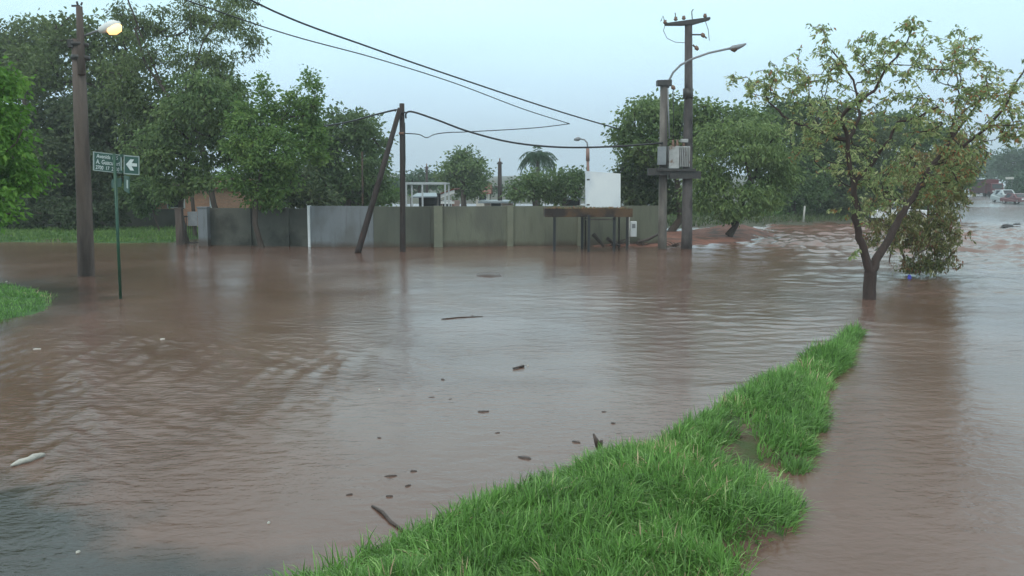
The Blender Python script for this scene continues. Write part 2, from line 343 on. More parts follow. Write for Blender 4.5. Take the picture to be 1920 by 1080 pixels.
# water: one sheet with real ripples, finer near the camera
uc = np.concatenate([np.linspace(-3.2,-.72,26)[:-1], np.linspace(-.72,.72,400), np.linspace(.72,3.2,26)[1:]])
yr = np.concatenate([np.linspace(-30,3.2,20)[:-1], np.exp(np.linspace(math.log(3.2), math.log(150), 900))])
U, WY = np.meshgrid(uc, yr); WX = U*np.sqrt(WY**2+9)
def gauss(cx, cy, rx, ry, ang=0):
    a = R(ang); dx = WX-cx; dy = WY-cy; x = dx*math.cos(a)+dy*math.sin(a); y = -dx*math.sin(a)+dy*math.cos(a)
    return np.exp(-(x/rx)**2-(y/ry)**2)
def waves(lam, ang, spread, amp, seed, n=10):
    rg = np.random.RandomState(seed); z = 0
    for i in range(n):
        l = lam*rg.uniform(.6, 1.6); a = R(ang+rg.uniform(-spread, spread)); k = 2*math.pi/l
        z = z + np.sin(k*(WX*math.cos(a)+WY*math.sin(a)) + rg.uniform(0, 6.28) + 2.0*fbm(WX*.35+i, WY*.35, seed+i, 2)*3)*l/lam
    return z*amp/math.sqrt(n)
cell = np.gradient(WY, axis=0)
def vis(lam): return np.clip(lam/(cell*2.2)-.6, 0, 1)
g = lambda px, py: G(px, py)
a1 = g(250,680); a2 = g(80,760); a3 = g(480,720); b1 = g(1350,600); b2 = g(1330,520); c1 = g(1560,445); c2 = g(1860,450); c3 = g(1750,520); d1 = g(1750,800)
A_left = np.clip(gauss(a1.x, a1.y, 3.2, 3.5)+gauss(a2.x, a2.y, 2.2, 3)+.8*gauss(a3.x, a3.y, 2, 2.6), 0, 1.2)
A_mid = np.clip(gauss(b1.x, b1.y, 3.5, 4)+.8*gauss(b2.x, b2.y, 4, 7), 0, 1)
A_rap = np.clip(gauss(c1.x, c1.y, 5, 11)+2.0*gauss(c2.x, c2.y, 11, 12)+.35*gauss(c3.x, c3.y, 5, 8)+.6*gauss(33, 48, 12, 14)+.8*gauss(24,60,16,16), 0, 1.6)
A_base = .25+.5*fbm(WX*.12, WY*.12, 77)
patch = np.clip((fbm(WX*.5, WY*.5, 51, 3)-.35)*3, .1, 1.3)
z = waves(.5, 12, 20, .0065, 1)*vis(.5)*A_left*patch + waves(.8, 45, 20, .004, 12)*vis(.8)*A_left + waves(.28, 35, 45, .0022, 2)*vis(.28)*(A_left+.12)
z += waves(.7, 85, 25, .0075, 3)*vis(.7)*A_mid*patch + waves(.34, 85, 40, .0028, 4)*vis(.34)*(A_mid+.1)
z += waves(2.2, 80, 40, .0035, 5)*A_base*vis(2.2) + waves(1.1, 100, 60, .0014, 6)*A_base*vis(1.1)
rap = fbm(WX*.45, WY*.40, 31, 4)-.5; rap2 = fbm(WX*1.0, WY*1.1, 38, 3)-.5
z += (rap*.26+rap2*.26+(fbm(WX*3.2, WY*2.2, 83, 2)-.5)*.10+waves(1.8, 85, 25, .03, 8))*A_rap*.8
z -= .05*A_rap
z += waves(.9, 105, 20, .004, 9)*gauss(d1.x, d1.y, 3, 5)*patch*vis(.9)
def watermat():
    m = bpy.data.materials.new('muddy_water'); m.use_nodes = True; n = m.node_tree; p = n.nodes['Principled BSDF']
    p.inputs['Roughness'].default_value = .16; p.inputs['IOR'].default_value = 1.33
    t = n.nodes.new('ShaderNodeNewGeometry')
    no = n.nodes.new('ShaderNodeTexNoise'); no.inputs['Scale'].default_value = .22; no.inputs['Detail'].default_value = 6; no.inputs['Distortion'].default_value = 1.2
    n.links.new(t.outputs['Position'], no.inputs[0])
    r = n.nodes.new('ShaderNodeValToRGB'); r.color_ramp.elements[0].position = .35; r.color_ramp.elements[1].position = .65
    r.color_ramp.elements[0].color = (.122,.066,.047,1); r.color_ramp.elements[1].color = (.170,.103,.080,1)
    n.links.new(no.outputs[0], r.inputs[0])
    at = n.nodes.new('ShaderNodeAttribute'); at.attribute_name = 'silt'
    mm = n.nodes.new('ShaderNodeMix'); mm.data_type = 'RGBA'; mm.inputs[7].default_value = (.20,.118,.095,1)
    a5 = n.nodes.new('ShaderNodeAttribute'); a5.attribute_name = 'shallow'; m5 = n.nodes.new('ShaderNodeMix'); m5.data_type = 'RGBA'; m5.inputs[7].default_value = (.022,.025,.023,1)
    n.links.new(a5.outputs['Fac'], m5.inputs[0]); n.links.new(r.outputs[0], m5.inputs[6])
    n.links.new(at.outputs['Fac'], mm.inputs[0]); n.links.new(m5.outputs[2], mm.inputs[6]); n.links.new(mm.outputs[2], p.inputs['Base Color'])
    # fine chop: streaks and rain-pocked texture
    mp1 = n.nodes.new('ShaderNodeMapping'); mp1.inputs['Scale'].default_value = (1, 1.8, 1); mp1.inputs['Rotation'].default_value = (0, 0, R(-12))
    n.links.new(t.outputs['Position'], mp1.inputs[0])
    b1n = n.nodes.new('ShaderNodeTexNoise'); b1n.inputs['Scale'].default_value = 3.0; b1n.inputs['Detail'].default_value = 5; b1n.inputs['Roughness'].default_value = .55
    n.links.new(mp1.outputs[0], b1n.inputs[0])
    b2n = n.nodes.new('ShaderNodeTexNoise'); b2n.inputs['Scale'].default_value = 14; b2n.inputs['Detail'].default_value = 3
    n.links.new(t.outputs['Position'], b2n.inputs[0])
    ad = n.nodes.new('ShaderNodeMath'); ad.operation = 'MULTIPLY_ADD'; ad.inputs[1].default_value = .22
    n.links.new(b2n.outputs[0], ad.inputs[0]); n.links.new(b1n.outputs[0], ad.inputs[2])
    pn = n.nodes.new('ShaderNodeTexNoise'); pn.inputs['Scale'].default_value = .35; pn.inputs['Detail'].default_value = 3; n.links.new(t.outputs['Position'], pn.inputs[0])
    pr = n.nodes.new('ShaderNodeMapRange'); pr.inputs[1].default_value = .4; pr.inputs[2].default_value = .65; pr.inputs[3].default_value = .28; pr.inputs[4].default_value = .75
    n.links.new(pn.outputs[0], pr.inputs[0])
    bn = n.nodes.new('ShaderNodeBump'); bn.inputs['Distance'].default_value = .03
    n.links.new(pr.outputs[0], bn.inputs['Strength']); n.links.new(ad.outputs[0], bn.inputs['Height']); n.links.new(bn.outputs[0], p.inputs['Normal'])
    return m
silt = np.clip(A_rap*(fbm(WX*.4, WY*.25, 61)*1.6-.3) + .9*gauss(G(1430,450).x, G(1430,450).y, 3.5, 4) + .35*gauss(G(150,590).x, G(150,590).y, 3, 2.2) + .25*gauss(G(1780,900).x, G(1780,900).y, 3, 4), 0, 1)
_sa = sdist(WX, WY, [(p.x, p.y) for p in AS]); _sn = fbm(WX*2.2, WY*1.6, 91)-.5
shallow = np.clip((_sa+.42+_sn*1.1)/.7, 0, 1)*.85
_sl = sdist(WX, WY, [(p.x, p.y) for p in LB]); shallow = np.maximum(shallow, np.clip((_sl+1.6+_sn*2)/2.0, 0, .75))
tag(grid_obj('water', WX, WY, z, watermat(), attr={'silt': silt, 'shallow': shallow}), kind='structure')

# ------------------------------------------------------------------ vegetation builders
def leaves(name, P, A, Ln, Wd, T, m, parent, rng):
    A = A/np.maximum(np.linalg.norm(A, axis=1, keepdims=True), 1e-6)
    rv = rng.normal(size=P.shape); S = np.cross(A, rv); S /= np.maximum(np.linalg.norm(S, axis=1, keepdims=True), 1e-6); Nn = np.cross(S, A)
    Ln = Ln[:, None]; Wd = Wd[:, None]
    v0 = P; v2 = P+A*Ln-Nn*Ln*.12; mid = P+A*Ln*.45
    v1 = mid+S*Wd*.5+Nn*Wd*.18; v3 = mid-S*Wd*.5+Nn*Wd*.18
    V = np.stack([v0, v1, v2, v3], 1).reshape(-1, 3); Q = np.arange(len(V)).reshape(-1, 4)
    return np_mesh(name, V, Q, m, parent, attr={'tint': np.repeat(np.clip(T, 0, 1), 4)})

def grow(chains, targets, rng, seg=.6, tip=.012, expo=.48, up=1.2):
    """chains: polylines of the trunk, first one from the ground; targets: twig ends"""
    pos = []; par = []; lines = []
    for ch in chains:
        ch = [np.array(p, float) for p in ch]
        if pos:
            d = [np.linalg.norm(p-ch[0]) for p in pos]; prev = int(np.argmin(d)); start = 1
        else: prev = -1; start = 0
        ln = [prev] if prev >= 0 else []
        for i in range(start, len(ch)):
            if i == 0: pos.append(ch[0]); par.append(-1); prev = 0; ln.append(0); continue
            a = ch[i-1] if not (i == start and start == 1) else pos[prev]; k = max(1, int(np.linalg.norm(ch[i]-a)/seg))
            for j in range(1, k+1):
                pos.append(a+(ch[i]-a)*j/k+rng.normal(size=3)*.02*(j < k)); par.append(prev); prev = len(pos)-1; ln.append(prev)
        lines.append(ln)
    n0 = len(pos)
    base = pos[n0-1]; targets = sorted(targets, key=lambda t: np.linalg.norm(t-base))
    buf = np.zeros((n0+len(targets)*30+10, 3)); buf[:n0] = np.array(pos); n = n0
    lowz = pos[0][2] + .28*(max(t[2] for t in targets)-pos[0][2]) if targets else 0
    for t in targets:
        B = buf[:n]; dv = t-B; d = np.linalg.norm(dv, axis=1)
        cost = d + up*np.maximum(0, B[:, 2]-t[2]+.15*d) + 3*(B[:, 2] < min(lowz, t[2]-.3))
        i = int(np.argmin(cost)); a = buf[i]; dd = d[i]
        if dd < .05: continue
        pd = a-buf[par[i]] if par[i] >= 0 else np.array([0, 0, 1.]); pd = pd/max(np.linalg.norm(pd), 1e-6)
        c = a+pd*dd*.38+rng.normal(size=3)*dd*.07; k = min(28, max(2, int(dd/seg))); prev = i; ln = [i]
        for j in range(1, k+1):
            s = j/k; q = (1-s)**2*a+2*s*(1-s)*c+s*s*t + (rng.normal(size=3)*seg*.06 if j < k else 0)
            buf[n] = q; par.append(prev); prev = n; ln.append(n); n += 1
        lines.append(ln)
    cnt = np.zeros(n); haschild = np.zeros(n, bool)
    for i in range(n):
        if par[i] >= 0: haschild[par[i]] = True
    cnt[~haschild] = 1
    for i in range(n-1, 0, -1):
        if par[i] >= 0: cnt[par[i]] += cnt[i]
    return buf[:n], lines, tip*np.maximum(cnt, 1)**expo

def wood(name, pos, lines, rad, m, parent, rmax, flare=1.35, base_r=None):
    mb = MB(); scale = 1.0
    if base_r: scale = base_r/rad[0]
    for ln in lines:
        r = [min(rad[i]*(scale if base_r else 1), rmax) for i in ln]
        r[0] = min(r[0], r[1]*1.15) if ln is not lines[0] else r[0]*flare
        big = max(r); nn = 8 if big > .08 else (5 if big > .03 else 3)
        mb.tube([pos[i] for i in ln], r, nn, cap=False)
    return mb.build(name, m, parent)

def lobe_points(lobes, D, rng, cover, rc, depth=.8, shell=(.55, 1.0)):
    pts = []; tops = []
    for (px, py, rx, ry) in lobes:
        sc = D/F; c = np.array(W(px, py, Y=D)); a, b = rx*sc, ry*sc; dp = (a+b)/2*depth*1.1
        c[1] += rng.uniform(-1, 1)*a*.9
        n = max(3, int(cover*4*math.pi*((a*b+a*dp+b*dp)/3)/(2.0*rc)**2))
        u = rng.normal(size=(n, 3)); u /= np.linalg.norm(u, axis=1, keepdims=True)
        rr = rng.uniform(shell[0], shell[1], size=(n, 1))
        q = c+u*rr*np.array([a, dp, b])*.93; pts.append(q)
    return np.concatenate(pts)
COVER = 1.55; LSC = 1.12
def tree(base, D, lobes, leaf, label, name='tree', cover=1.0, rc=.4, nl=24, ls=.18, seed=1, trunk=None, tr=.18, bark='bark', group=None,
         droop=.3, asp=.62, gfrac=.22, tip=.014, cname='crown', cat='tree', shell=(.5, 1.0), extra_chains=None, zb=None, spread=1.0, depth=.8, tmean=.5):
    rng = np.random.RandomState(seed)
    b = W(base, 0, Y=D); b.z = zb if zb is not None else (-.25 + float(rise(np.array(float(D)))))
    root = empty(name, b, label, cat, group)
    nl = int(nl*1.3); cover *= COVER if leaf != 'wisp' else 1.25; ls *= LSC if leaf != 'wisp' else 1.15
    pts = lobe_points(lobes, D, rng, cover, rc, depth, shell)
    pts = pts[pts[:, 2] > b.z+.25]
    zc = np.percentile(pts[:, 2], 25); cx = pts[:, 0].mean(); cy = pts[:, 1].mean()
    if trunk is None:
        top = np.array([b.x*.4+cx*.6, b.y*.5+cy*.5, max(b.z+.8, zc)]); mid = (np.array(b)+top)/2+np.array([rng.uniform(-.12, .12), 0, 0])
        chains = [[np.array(b), mid, top]]
    else: chains = [[np.array(W(x, y, Y=D)) if y is not None else np.array(b) for x, y in ch] for ch in trunk]
    sel = rng.rand(len(pts)) < gfrac
    pos, lines, rad = grow(chains, list(pts[sel]), rng, seg=max(.35, D*.012), tip=tip)
    wood('trunk', pos, lines, rad, M[bark], root, rmax=tr, base_r=tr/1.3)
    k = len(pts); P = np.repeat(pts, nl, 0); off = rng.normal(size=P.shape)*np.array([1, 1, .62])*rc*.62*spread; P = P+off
    P = np.where(P[:, 2:3] < b.z+.12, np.concatenate([P[:, :2], b.z+.12+rng.rand(len(P), 1)*.3], 1), P)
    A = off/rc+rng.normal(size=P.shape)*.6; A[:, 2] -= droop*2
    ct = np.repeat(rng.normal(size=k)*.17, nl); T = tmean+ct*.8+rng.normal(size=len(P))*.13
    Ln = ls*rng.uniform(.6, 1.35, len(P)); leaves(cname, P, A, Ln, Ln*asp, T, L[leaf], root, rng)
    return root

# ------------------------------------------------------------------ walls and houses
def wall_run(name, xa, xb, D, ztop, m, label, cat='wall', pil=(), thick=.16, yaw=0, coping=None, zbot=-.4, D2=None):
    D2 = D2 or D
    A = W(xa, 400, Y=D); B = W(xb, 400, Y=D2); A.z = B.z = zbot; d = (B-A).normalized(); nrm = Vector((-d.y, d.x, 0))*thick
    root = empty(name, A.copy(), label, cat)
    mb = MB(); mb.hexa([A, B, B+nrm, A+nrm, *(Vector((p.x, p.y, ztop)) for p in (A, B, B+nrm, A+nrm))]); mb.build('panel', m, root)
    for px, wd, pm in pil:
        t = (px-xa)/(xb-xa); c = A+(B-A)*t; q = MB(); h = ztop-zbot+.02
        q.box((c.x+nrm.x*.3, c.y+nrm.y*.3-.02, zbot+h/2), (wd, thick+.10, h), rz=math.atan2(d.y, d.x)); q.build('pilaster', pm, root)
    if coping:
        q = MB(); up = Vector((0, 0, .06)); e = nrm*.25; P = [A-e, B-e, B+nrm+e, A+nrm+e]
        q.hexa([Vector((p.x, p.y, ztop+.001)) for p in P]+[Vector((p.x, p.y, ztop+.055)) for p in P]); q.build('coping', coping, root)
    return root
ZT = W(900, 387.5, Y=36.6).z
wall_run('boundary_wall', 391, 577, 38.2, W(500, 390, Y=38.2).z, M['walldark'], 'boundary wall with dark tree shade in its colour behind the leafy young tree, left of the white edged grey wall', pil=[(470,.14,M['walldark']),(540,.14,M['walldark'])], D2=37.2)
wall_run('boundary_wall', 578, 699.5, 37.0, ZT+.02, M['wallgrey'], 'blue grey plastered wall behind the leaning pole, with a white edge at its left end', pil=[(579.5,.09,M['white'])], D2=36.7)
wall_run('boundary_wall', 700, 1236, 36.7, ZT, M['wallolive'], 'long olive boundary wall behind the rusty shelter, standing in the flood water', pil=[(817,.36,M['pilaster']),(950,.26,M['pilaster']),(1083,.26,M['pilaster'])], D2=38.5)
_r = [o for o in bpy.data.objects if o.name.startswith('boundary_wall')][-1]
A = W(700,400,Y=36.68); B = W(807,400,Y=36.98); q = MB(); q.hexa([Vector((A.x,A.y-.012,-.39)),Vector((B.x,B.y-.012,-.39)),Vector((B.x,B.y+.03,-.39)),Vector((A.x,A.y+.03,-.39)),Vector((A.x,A.y-.012,ZT-.01)),Vector((B.x,B.y-.012,ZT-.01)),Vector((B.x,B.y+.03,ZT-.01)),Vector((A.x,A.y+.03,ZT-.01))])
tag(q.build('panel', M['wallolive2'], _r), 'darker damp stained wall panel')
wall_run('garden_wall', 20, 329, 50, W(200, 392, Y=50).z, M['wallblack'], 'long garden wall with deep shade in its dark colour beyond the lawn on the left')
def pillar(px, wd, D, ytop, m, label):
    c = W(px, 400, Y=D); zt = W(px, ytop, Y=D).z; r = empty('gate_pillar', (c.x, c.y, -.3), label, 'pillar', 'pillars of the driveway gate')
    MB().box((c.x, c.y, (zt-.3)/2), (wd, wd, zt+.3)).build('shaft', m, r, bevel=.01)
    MB().box((c.x, c.y, zt+.03), (wd+.06, wd+.06, .06)).build('cap', m, r, bevel=.01)
pillar(382, .40, 37.8, 390, M['wallgrey'], 'broad pale grey gate pillar at the left end of the dark shaded wall')
pillar(336, .28, 38.6, 392, M['oldpole'], 'narrow brownish gate pillar beside the tree trunk at the right end of the lawn')
gx0 = W(345, 400, Y=39); gx1 = W(371, 400, Y=39); gr = empty('gate', (gx0.x, 39, 0), 'dark barred metal gate between the two gate pillars', 'gate')
q = MB(); zt = W(350, 404, Y=39).z
for i in range(8): q.tube([(gx0.x+(gx1.x-gx0.x)*i/7, 39, -.1), (gx0.x+(gx1.x-gx0.x)*i/7, 39, zt)], .016, 5)
for zz in (.05, zt-.05): q.box(((gx0.x+gx1.x)/2, 39, zz), (gx1.x-gx0.x, .04, .05))
q.build('bars', M['darkmetal'], gr)
c = W(361, 410, Y=38.85); q = MB().box(c, (.42, .02, .62)); q.build('plate', M['grey'], gr)

def house(name, xa, xb, D, ytop, depth, mw, mr, label, roof='gable_x', rh=.9, wins=(), zb=-.3, over=.35, door=None, axis='x'):
    A = W(xa, 400, Y=D); B = W(xb, 400, Y=D); zt = W((xa+xb)/2, ytop, Y=D).z; x0, x1 = A.x, B.x; y0, y1 = D, D+depth
    r = empty(name, ((x0+x1)/2, (y0+y1)/2, zb), label, 'house')
    MB().box(((x0+x1)/2, (y0+y1)/2, (zb+zt)/2), (x1-x0, y1-y0, zt-zb)).build('wall', mw, r)
    if roof == 'gable_x':   # ridge along X, slope faces the camera
        q = MB(); ym = (y0+y1)/2; o = over
        for s in (-1, 1):
            ye = ym+s*(depth/2+o); a = [(x0-o, ye, zt-.1), (x1+o, ye, zt-.1), (x1+o, ym, zt+rh), (x0-o, ym, zt+rh)]
            q.prism(a if s < 0 else a[::-1], (0, 0, .08))
        q.build('roof', mr, r); MB().prism([(x0+.01,y0,zt),(x0+.01,y1,zt),(x0+.01,ym,zt+rh-.08)], (.12,0,0)).build('gable', mw, r); MB().prism([(x1-.13,y0,zt),(x1-.13,y1,zt),(x1-.13,ym,zt+rh-.08)], (.12,0,0)).build('gable', mw, r)
    elif roof == 'gable_y':
        q = MB(); xm = (x0+x1)/2; o = over
        for s in (-1, 1):
            xe = xm+s*((x1-x0)/2+o); a = [(xe, y0-o, zt-.1), (xm, y0-o, zt+rh), (xm, y1+o, zt+rh), (xe, y1+o, zt-.1)]
            q.prism(a if s > 0 else a[::-1], (0, 0, .08))
        q.build('roof', mr, r); MB().prism([(x0,y0+.01,zt),(x1,y0+.01,zt),(xm,y0+.01,zt+rh-.08)], (0,.12,0)).build('gable', mw, r)
    else:
        MB().box(((x0+x1)/2, (y0+y1)/2, zt+.08), (x1-x0+over*2, depth+over*2, .16)).build('roof', mr, r)
    for (px, py, ww, wh) in wins:
        c = W(px, py, Y=D); f = MB().box((c.x, D-.02, c.z), (ww+.14, .06, wh+.14)).build('window', M['white'], r)
        MB().box((c.x, D-.055, c.z), (ww, .02, wh)).build('pane', M['glass'], f)
    return r
h1 = house('house', 292, 470, 52, 352, 7, M['brick'], M['rooftile'], 'low orange brick house showing between the leaves above the dark shaded wall', 'gable_x', .5, wins=[(330,374,.9,.9)])
c = W(395, 380, Y=51.9); MB().box((c.x, 51.93, 1.3), (.12, .10, 2.6)).build('downpipe', M['white'], h1)
# low metal roofed house with a white rake
D = 58; r = house('house', 815, 852, D, 378, 6, M['pinkwall'], M['roofmetal'], 'small brown walled house with a white gable edge, behind the white pipe frame', 'none', over=0, wins=[(838,383,.5,.4)])
for o in list(r.children):
    if o.name.startswith('roof'): bpy.data.objects.remove(o)
a = W(852, 362, Y=D-.3); b = W(812, 376, Y=D-.3); q = MB(); q.prism([(b.x,D-.3,b.z),(a.x,D-.3,a.z),(a.x,D-.3,a.z+.22),(b.x,D-.3,b.z+.22)], (0,.08,0)); q.build('rake_board', M['white'], r)
a2_ = W(852, 380, Y=D-.2); b2_ = W(812, 380.5, Y=D-.2); q = MB().box(((a2_.x+b2_.x)/2, D-.2, a2_.z), (a2_.x-b2_.x, .08, .16)); q.build('ledge', M['white'], r)
q = MB(); q.prism([(b.x,D-.4,b.z+.25),(a.x,D-.4,a.z+.25),(a.x,D+6,a.z+.25),(b.x,D+6,b.z+.25)], (0,0,.06)); q.build('roof', M['rooftile'], r)
r = empty('shed', (W(790,400,Y=52).x, 52, 0), 'low open shed with a sloping blue grey metal roof under the white pipe frame', 'shed')
a = W(770, 371, Y=50); b = W(820, 370, Y=50); c_ = W(783, 364, Y=54); d_ = W(818, 363.5, Y=54)
MB().prism([a, b, d_, c_], (0, 0, .07)).build('roof', M['roofmetal'], r)
q = MB(); xm = (a.x+b.x)/2; q.box((xm, 53.5, 1.0), (b.x-a.x-.2, .12, 2.2)); q.build('wall', M['trim'], r)
for p in (a, b): MB().tube([(p.x, 50.2, -.3), (p.x, 50.2, p.z)], .05, 6).build('post', M['darkmetal'], r)
house('house', 908, 963, 74, 381, 8, M['cream'], M['roofmetal'], 'low cream house with a flat pale roof beyond the wall, right of the round tree', 'flat', wins=[(930,384,.8,.5)], over=.5)
r = house('house', 893, 915, 95, 362, 7, M['cream'], M['rooftile'], 'small cream gabled house half hidden by the right side of the round tree', 'gable_x', 1.0, wins=[(905,372,.8,.8)])
house('house', 1052, 1088, 64, 374, 7, M['white'], M['roofmetal'], 'small white house glimpsed among bushes just left of the white board', 'flat', wins=[(1062,380,.7,.6),(1078,380,.7,.6)])
for i, (px, py, D_, wpx, lab) in enumerate([(925,352,300,16,'tiny pale house on the hazy hill, just left of the thin dark pole'),(955,345,420,9,'tiny white block high on the hazy hill, right of the thin dark pole'),(968,352,330,14,'tiny brownish house low on the hazy hill near the palm bushes')]):
    c = W(px, py, Y=D_); ww = wpx*D_/F; r = empty('house', (c.x, D_, c.z-3.5), lab, 'house')
    MB().box((c.x, D_+3, c.z-1.2), (ww, 6, 4.6)).build('wall', M[('cream','white','pinkwall')[i]], r)
    MB().prism([(c.x-ww*.56,D_-.4,c.z+1.1),(c.x+ww*.56,D_-.4,c.z+1.1),(c.x,D_-.4,c.z+2.6)], (0,7,0)).build('roof', M['rooftile'], r)
    MB().box((c.x-ww*.2, D_-.03, c.z-.6), (ww*.2, .1, 1.2)).build('window', M['glass'], r)

# white pipe frame behind the wall
D = 45; fr = empty('pipe_frame', (W(800,400,Y=D).x, D, -.3), 'open white pipe frame standing above the wall right of the vertical dark pole', 'frame')
xa, xm, xb = (W(p, 400, Y=D).x for p in (762, 792.5, 835)); zt = W(800, 346, Y=D).z
for x in (xa, xm, xb): MB().box((x, D, zt/2-.15), (.08, .08, zt+.3)).build('post', M['pipe'], fr)
for x in (xa, xb): MB().box((x, D+2.6, zt/2-.15), (.08, .08, zt+.25)).build('post', M['pipe'], fr)
MB().box(((xa+xb)/2, D, zt+.06), (xb-xa+.1, .1, .12)).build('beam', M['pipe'], fr)
MB().box(((xa+xb)/2, D+2.6, zt+.06), (xb-xa+.1, .1, .1)).build('beam', M['pipe'], fr)
MB().box((xa, D+1.3, zt+.062), (.08, 2.5, .09)).build('side_rail', M['pipe'], fr)
MB().box((xb, D+1.3, zt+.062), (.08, 2.5, .09)).build('side_rail', M['pipe'], fr)

# rusty flat roofed shelter and the white board behind it
D = 35.2; sh = empty('shelter', (W(1104,400,Y=D).x, D, -.4), 'rusty flat roofed shelter on thin dark legs standing in the flood water', 'shelter')
za = W(1100, 391, Y=34.3).z; zb_ = W(1100, 407, Y=34.3).z
x0 = W(1022, 400, Y=34.3).x; x1 = W(1186, 400, Y=34.3).x
MB().box(((x0+x1)/2, 34.3, (za+zb_)/2), (x1-x0, .07, za-zb_)).box(((x0+x1)/2, 36.1, (za+zb_)/2), (x1-x0, .07, za-zb_)).box((x0+.035, 35.2, (za+zb_)/2), (.07, 1.72, za-zb_)).box((x1-.035, 35.2, (za+zb_)/2), (.07, 1.72, za-zb_)).build('fascia', M['rust'], sh)
MB().box(((x0+x1)/2, 35.2, za-.08), (x1-x0-.16, 1.7, .05)).build('roof', M['rust'], sh)
for px, dd in ((1039.5,34.6),(1091.5,35.8),(1104,34.2),(1151.5,34.5),(1176,35.8)):
    c = W(px, 440, Y=dd); MB().box((c.x, c.y, (zb_-.5)/2+.06), (.10, .10, zb_+.55), bev=0).build('leg', M['trim'] if px != 1176 else M['darkmetal'], sh)
xb0 = W(1098,412,Y=35.6).x; xb1 = W(1150,412,Y=35.6).x; zz = W(1098, 411.5, Y=35.6).z
MB().box(((xb0+xb1)/2, 35.6, zz), (xb1-xb0, .05, .05)).build('rail', M['whitepost'], sh)
rng = np.random.RandomState(5); Pn = np.stack([rng.uniform(x0+.1, x1-.1, 260), rng.uniform(34.3, 36.0, 260), np.full(260, za-.02)], 1)
An = np.stack([rng.normal(size=260)*.8, rng.normal(size=260)*.6, rng.uniform(.1, .5, 260)], 1)
leaves('fallen_leaves', Pn, An, rng.uniform(.06, .14, 260), rng.uniform(.03, .06, 260), rng.uniform(0, .4, 260), L['under'], sh, rng)
D = 36.25; bd = empty('sign_board', (W(1131,400,Y=D).x, D, -.4), 'blank white sign board standing above the rusty shelter roof', 'sign board')
pa, pb, pc, pd = W(1097.5,389.5,Y=D), W(1163.5,390,Y=D-.2), W(1163.5,325.5,Y=D-.2), W(1097.5,320.5,Y=D)
MB().prism([pa, pb, pc, pd], (0, .05, 0)).build('panel', M['board'], bd)
for a, b in ((pa, pd), (pb, pc)):
    s = .03 if a is pa else -.03
    MB().tube([(a.x+s, a.y+.09, -.35), (b.x+s, b.y+.09, b.z-.05)], .035, 6).build('post', M['darkmetal'], bd)
MB().box(((pa.x+pb.x)/2, D+.0, pa.z+.12), (pb.x-pa.x-.1, .05, .06)).build('crossbar', M['darkmetal'], bd)
MB().box(((pa.x+pb.x)/2, D+.0, pd.z-.35), (pb.x-pa.x-.1, .05, .06)).build('crossbar', M['darkmetal'], bd)
c = W(1189, 430, Y=37.7); mbx = empty('meter_box', (c.x, 37.7, .1), 'narrow white meter box on the olive wall near its right end', 'meter box')
MB().box((c.x, 37.95, c.z), (.26, .24, .66)).build('case', M['white'], mbx, bevel=.02)
MB().box((c.x, 37.82, c.z+.14), (.14, .02, .18)).build('window', M['grey'], mbx)
c = W(1180, 425, Y=37.5); tag(MB().tube([(c.x, 37.6, -.3), (c.x, 37.6, 1.4)], .035, 6).build('post', M['whitepost']), 'thin pale post beside the white meter box', 'post')

# ------------------------------------------------------------------ poles
D = 24.9; b = G(162, 517); pr = empty('utility_pole', (b.x, b.y, -.4), 'thick old pole with a lit street lamp, left of the street name sign', 'utility pole')
Pp = lambda px, py, d=D: W(px, py, Y=d)
MB().tube([(b.x+.01, b.y, -.4), Pp(162,517), Pp(158,380), Pp(152,230), Pp(146,74)], [.235,.225,.205,.185,.165], 14).build('pole', M['oldpole'], pr)
MB().tube([Pp(153,140,D-.18), Pp(151,75,D-.1), Pp(148.5,12,D-.1)], [.10,.10,.085], 10).build('extension', M['oldpole'], pr)
MB().tube([Pp(151,112,D), Pp(151,104,D)], .24, 14).tube([Pp(149,86,D), Pp(149,80,D)], .235, 14).build('clamp', M['darkmetal'], pr)
MB().box(Pp(134,82,D-.1), (.16,.16,.22)).build('junction_box', M['darkmetal'], pr, bevel=.015)
MB().box(Pp(142,11,D-.1), (.22,.04,.05)).tube([Pp(146,10,D-.1), Pp(144,3,D-.1)], .03, 6).tube([Pp(152,10,D-.1), Pp(154,4,D-.1)], .025, 6).build('bracket', M['darkmetal'], pr)
MB().tube([Pp(150,70), Pp(165,64), Pp(178,59), Pp(188,56)], .028, 8).build('lamp_arm', M['grey'], pr)
la = Pp(185,58); lb = Pp(208,49); ax = (lb-la)
hd = MB().tube([la, la+ax*.15, la+ax*.6, la+ax*1.0, la+ax*1.35, la+ax*1.75], [.05,.09,.125,.14,.13,.03], 14).build('lamp_head', M['lampwhite'], pr)
dn = Vector((.02, -.03, -.075)); MB().tube([la+ax*.70+dn, la+ax*.85+dn*1.6, la+ax*1.2+dn*1.9, la+ax*1.55+dn*1.6, la+ax*1.75+dn*.8], [.04,.10,.13,.12,.04], 14).build('bulb_glass', M['lampglow'], hd)

